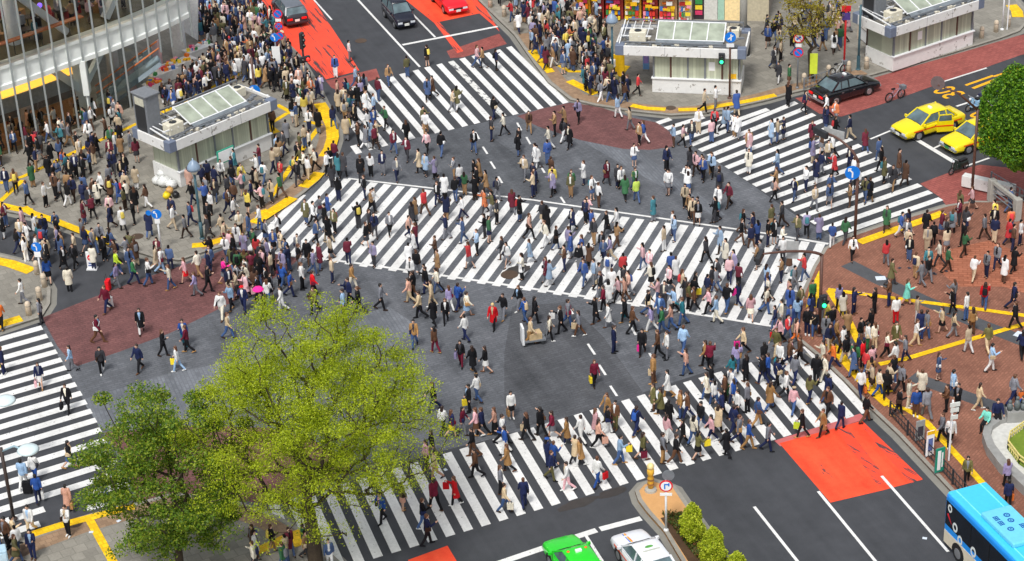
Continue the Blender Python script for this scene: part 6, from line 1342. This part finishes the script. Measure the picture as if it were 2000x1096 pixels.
# upper crossing and the road above the diagonal, read off the photograph
spots((640, 80, 4), """65,290,u6 175,160,w1 480,355,q6 625,285,a2 780,200,k3 785,470,d5 825,440,h4 295,440,g2 400,470,m1 365,590,s0 240,520,k2 85,480,f0 190,540,k1 455,690,e5 345,790,s5 385,800,b0 620,800,k2 755,690,a6 770,740,w6 520,885,m6 980,560,b0 1015,540,a1 1215,215,q4 1320,230,n0 1170,210,p0 1300,620,k1 150,780,b2
 1145,880,k6 1575,720,h6 1490,900,k0 1640,990,w5 1720,960,u5 1775,745,q4 1850,690,q5 1890,840,k5 1960,640,v5 1540,1090,b6 1610,1130,n6 625,940,m5 780,880,p6 265,1090,k2 340,1060,w2 435,1050,n6 545,1100,g6 720,1040,b4 770,1060,s4 840,1080,v4 990,1090,g4 1150,1110,k4 1190,1110,q4 60,960,m2 90,1060,t2 20,1010,k2 130,1070,z2 90,560,b2 140,640,b2 160,760,y6 50,690,n2""")
spots((1000, 0, 2.994), """1000,860,p0 945,860,s5 1050,850,z6 1090,780,w6 715,975,w6 905,1005,n6 745,850,q5 770,840,u4 690,760,b4 620,690,s2 420,1080,w5 555,1080,m6 620,1100,z6 640,1120,w6 720,1120,e6 920,1130,w6 1040,1000,z3 1075,1030,p5 1120,1060,u5 1170,1040,s5 1210,1110,z4 240,1120,y6 130,1120,n6 350,1130,e6 45,880,k5 140,985,w3 210,965,u3 1030,1140,w2 1300,800,w5 1385,900,p6 1185,780,r2 1240,760,s0 1125,660,b0 1190,640,w0 570,600,k5 520,600,g0 660,610,h0 600,590,n6""")
spots((1260, 180, 3.332), """450,270,k6 540,260,s0 600,300,w6 675,400,q6 820,340,s5 860,330,b0 900,310,n0 1085,335,m5 1175,250,n5 1240,215,o4 1180,170,w4 1330,310,n4 1430,390,m2 1520,450,d2 1535,520,k4 1650,540,h0 1610,640,z5 1690,610,h0 1230,550,r4 1145,400,h4 1220,430,w4 1090,460,v0 1110,600,n5 1205,700,d6 1045,650,w5 970,710,n5 850,650,q4 840,710,f0 1100,770,b6 1430,720,a5 1460,720,k1 1365,700,k0 1330,750,q4 860,540,s4 1355,590,w1 1130,960,v2 1050,940,v2 890,880,z4 820,900,a3 990,960,a5 260,760,b6 310,850,b6 345,860,k6 460,850,k4 545,750,m5 480,670,z2 270,640,w5 370,560,p5 430,540,s6 150,670,w5 140,510,n6 700,950,n4 730,1000,u3 1215,1010,u2 840,990,k0 1300,990,e1""")
spots((440, 330, 3.332), """530,360,a6 620,330,g0 670,310,u0 655,400,k4 715,420,a5 740,210,k2 700,120,z2 580,380,w0 600,500,d0 870,385,k2 890,100,k2 910,200,k4 970,280,w0 955,290,q6 975,450,n6 1075,435,g6 1240,340,q4 1220,370,z4 1300,300,r3 1200,460,f0 1385,240,k5 1430,200,w2 1500,210,k2 1560,170,e2 1440,330,n2 1440,460,n4 1550,480,d5 1545,330,w4 1690,290,o5 1740,310,a4 1770,360,z0 1870,290,m2 1720,480,e0 1690,450,k4 1640,560,s4 1590,650,r4 1700,160,q4 1770,210,z0 1640,150,k4 1530,120,w2 1390,190,z1 480,580,g6 370,560,b6 320,550,u6 540,620,k5 690,590,b4 805,620,m2 970,640,v5 1200,640,w3 1230,560,w4 1370,600,h5 1385,690,q4 1835,640,w5 1805,600,z4 1935,720,c5 160,450,d4 100,440,c6 230,400,w5 345,460,w4 130,580,v5 190,560,e5 1210,740,w6 1250,700,k2 1300,780,z4 1220,840,f4 1380,810,c4 580,690,v0 700,740,b0 500,720,g0 620,660,m0 250,690,p5 320,660,z5 380,700,v5 420,670,n4 280,610,v4 90,700,e2 180,700,m2 75,690,k2 140,740,w5 360,760,n0""")
spots((1000, 360, 3.122), """60,580,w4 110,480,s4 215,290,k2 205,380,c4 270,400,k0 345,420,v0 370,290,n5 360,450,u4 450,240,n6 490,300,u4 500,370,z5 550,440,k5 560,480,d5 640,300,w4 640,390,q0 600,470,v4 210,600,m4 230,620,s0 320,530,h5 430,510,w6 470,510,h1 430,470,u4 410,520,k6 440,620,u5 530,640,g0 500,620,s4 590,590,w1 680,580,r2 710,690,f4 690,660,z4 840,560,p5 850,640,c2 970,580,u2 1000,590,w2 990,350,s4 980,310,w4 960,650,p4 1040,690,b0 1060,720,z4 1110,720,k1 1250,610,z5 1245,660,g4 1270,420,s4 1300,500,c4 1325,600,p2 1470,320,n4 1460,400,n3 1490,520,q4 1510,500,g4 1560,380,k0 1650,480,w5 1640,600,q4 1690,540,h0 1550,650,s1 1560,720,c4 1720,660,g0 1780,590,r4 1080,40,w4 1080,210,q5 1130,230,n5 1240,230,k4 1320,140,m5 950,60,w6 760,110,l2 690,100,e2 530,140,w0 360,80,a6 250,70,v6 130,80,b4 460,230,p6 890,740,p4 930,760,z5 650,720,p4 610,680,w2 800,520,p4 1350,560,v5 1190,700,n1 1220,650,z4 1380,640,m2 580,310,k4""")
DG = [math.radians(-22-90), math.radians(158-90)]
scatter(XW_DIAG[:4]+[(1575, 560), (1350, 565), (1000, 530), (700, 505)], 16, .014, .6, DG)
scatter([(660, 190), (700, 170), (760, 290), (700, 305)], 14, .014, .5)
scatter(XW_RIGHT, 12, .014, .7)
scatter([(700, 300), (980, 250), (1240, 300), (1480, 420), (1300, 420), (1000, 375), (760, 340)], 8, .014, .8)
# left road mouth and red paving
scatter([(0, 430), (70, 440), (230, 495), (350, 520), (430, 500), (440, 540), (300, 560), (60, 520), (0, 480)], 42, .014, .55)
# pavements
scatter([(400, -20), (480, -20), (548, 80), (600, 170), (630, 190), (600, 240), (540, 180), (430, 150), (385, 60)], 215, SW, .42)
scatter([(300, 160), (400, 100), (540, 180), (480, 155), (330, 225)], 55, SW, .45)
scatter([(430, 300), (545, 235), (650, 230), (640, 320), (590, 370), (500, 420), (400, 430), (340, 380), (395, 350)], 52, SW, .55)
scatter([(0, 270), (240, 210), (265, 280), (300, 340), (380, 350), (300, 420), (120, 380), (0, 330)], 74, SW, .5)
scatter([(0, 345), (200, 380), (370, 430), (480, 430), (440, 470), (380, 478), (200, 460), (60, 405), (0, 395)], 30, SW, .6)
scatter([(955, -20), (1150, -20), (1180, 60), (1195, 140), (1130, 160), (1070, 145), (1010, 60)], 160, SW, .42)
scatter([(1130, 150), (1195, 150), (1260, 180), (1230, 205), (1150, 190)], 22, SW, .45)
scatter([(1475, 60), (1560, 60), (1560, 165), (1520, 180)], 14, SW, .6); scatter([(1560, 40), (1660, 30), (1660, 110), (1600, 120)], 22, SW, .5)
scatter([(1650, 470), (1850, 415), (1960, 400), (2010, 440), (2010, 560), (1860, 560), (1760, 560), (1640, 545)], 42, SW, .6)
scatter([(1640, 560), (1990, 600), (2000, 780), (1760, 780), (1640, 660)], 4, SW, .7)
scatter([(1590, 620), (1640, 600), (1720, 720), (1760, 800), (1720, 800), (1620, 690)], 12, SW, .45)
scatter([(1480, 640), (1570, 600), (1600, 640), (1560, 680)], 6, .014, .5)
scatter([(0, 1085), (60, 1060), (60, 1096), (0, 1110)], 4, SW, .5); scatter([(480, 1080), (620, 1060), (650, 1110), (490, 1130)], 10, SW, .55)
scatter([(440, 480), (560, 500), (560, 590), (450, 600)], 20, .014, .5)
# guests behind the glass of the upper floor and at the doors
n_up = 0
for i in range(2, NF-4):
    for d in (1.9, 3.4):
        if rc.random() < .62:
            q = FP[i]+FN[i]*(d+rc.uniform(-.3, .3)); add_low(q.x, q.y, 6.0, pose='rest')
for k in range(12):
    i = rc.integers(3, max(4, NF-9)); q = FP[i]-FN[i]*rc.uniform(.6, 1.6); add_low(q.x, q.y, SW)
V = np.concatenate(VV).astype(np.float32); T = np.concatenate(TT).astype(np.int32); Cc = np.concatenate(CC).astype(np.float32)
me = bpy.data.meshes.new('crowd'); me.vertices.add(len(V)); me.vertices.foreach_set('co', V.ravel()); me.loops.add(T.size); me.loops.foreach_set('vertex_index', T.ravel()); me.polygons.add(len(T)); me.polygons.foreach_set('loop_start', np.arange(0, T.size, 3, dtype=np.int32))
at = me.color_attributes.new('garment', 'FLOAT_COLOR', 'POINT'); at.data.foreach_set('color', Cc.ravel()); me.update(calc_edges=True); me.polygons.foreach_set('use_smooth', [True]*len(T))
m, t, b, N, L_ = nt('crowd_cloth'); ca = N('ShaderNodeVertexColor'); ca.layer_name = 'garment'; L_(ca.outputs[0], b.inputs['Base Color']); b.inputs['Roughness'].default_value = .8; b.inputs['Specular IOR Level'].default_value = .2
me.materials.append(m); o = bpy.data.objects.new('crowd', me); COL.objects.link(o); tag(o, 'dense crowd of pedestrians filling the far pavements, diagonal crossing and upper roads', 'crowd', kind='stuff')
for d in (PLOW,):
    for p in d.values():
        for v in p.values():
            if isinstance(v, bpy.types.Mesh): bpy.data.meshes.remove(v)
print('people', len(people), 'crowd', len(placed)-len(people), 'verts', len(V))
# ================================================================ LIGHT
w = bpy.data.worlds.new('World'); scene.world = w; w.use_nodes = True; t = w.node_tree; bg = t.nodes['Background']
sky = t.nodes.new('ShaderNodeTexSky'); sky.sky_type = 'NISHITA'; sky.sun_disc = False; sky.sun_elevation = math.radians(58); sky.sun_rotation = math.radians(200); sky.dust_density = 3; sky.air_density = 1.0
hs = t.nodes.new('ShaderNodeHueSaturation'); hs.inputs['Saturation'].default_value = .25; t.links.new(sky.outputs[0], hs.inputs['Color']); t.links.new(hs.outputs[0], bg.inputs['Color']); bg.inputs['Strength'].default_value = .105
sl = bpy.data.lights.new('sun', 'SUN'); sl.energy = 1.5; sl.angle = math.radians(10); sl.color = (1, .97, .92); so = bpy.data.objects.new('sun', sl); COL.objects.link(so)
az = math.radians(200); el = math.radians(58); dv_ = Vector((math.sin(az)*math.cos(el), math.cos(az)*math.cos(el), math.sin(el))); so.rotation_euler = dv_.to_track_quat('Z', 'Y').to_euler()
scene.view_settings.view_transform = 'Standard'; scene.view_settings.look = 'None'; scene.view_settings.exposure = .55; scene.view_settings.gamma = 1
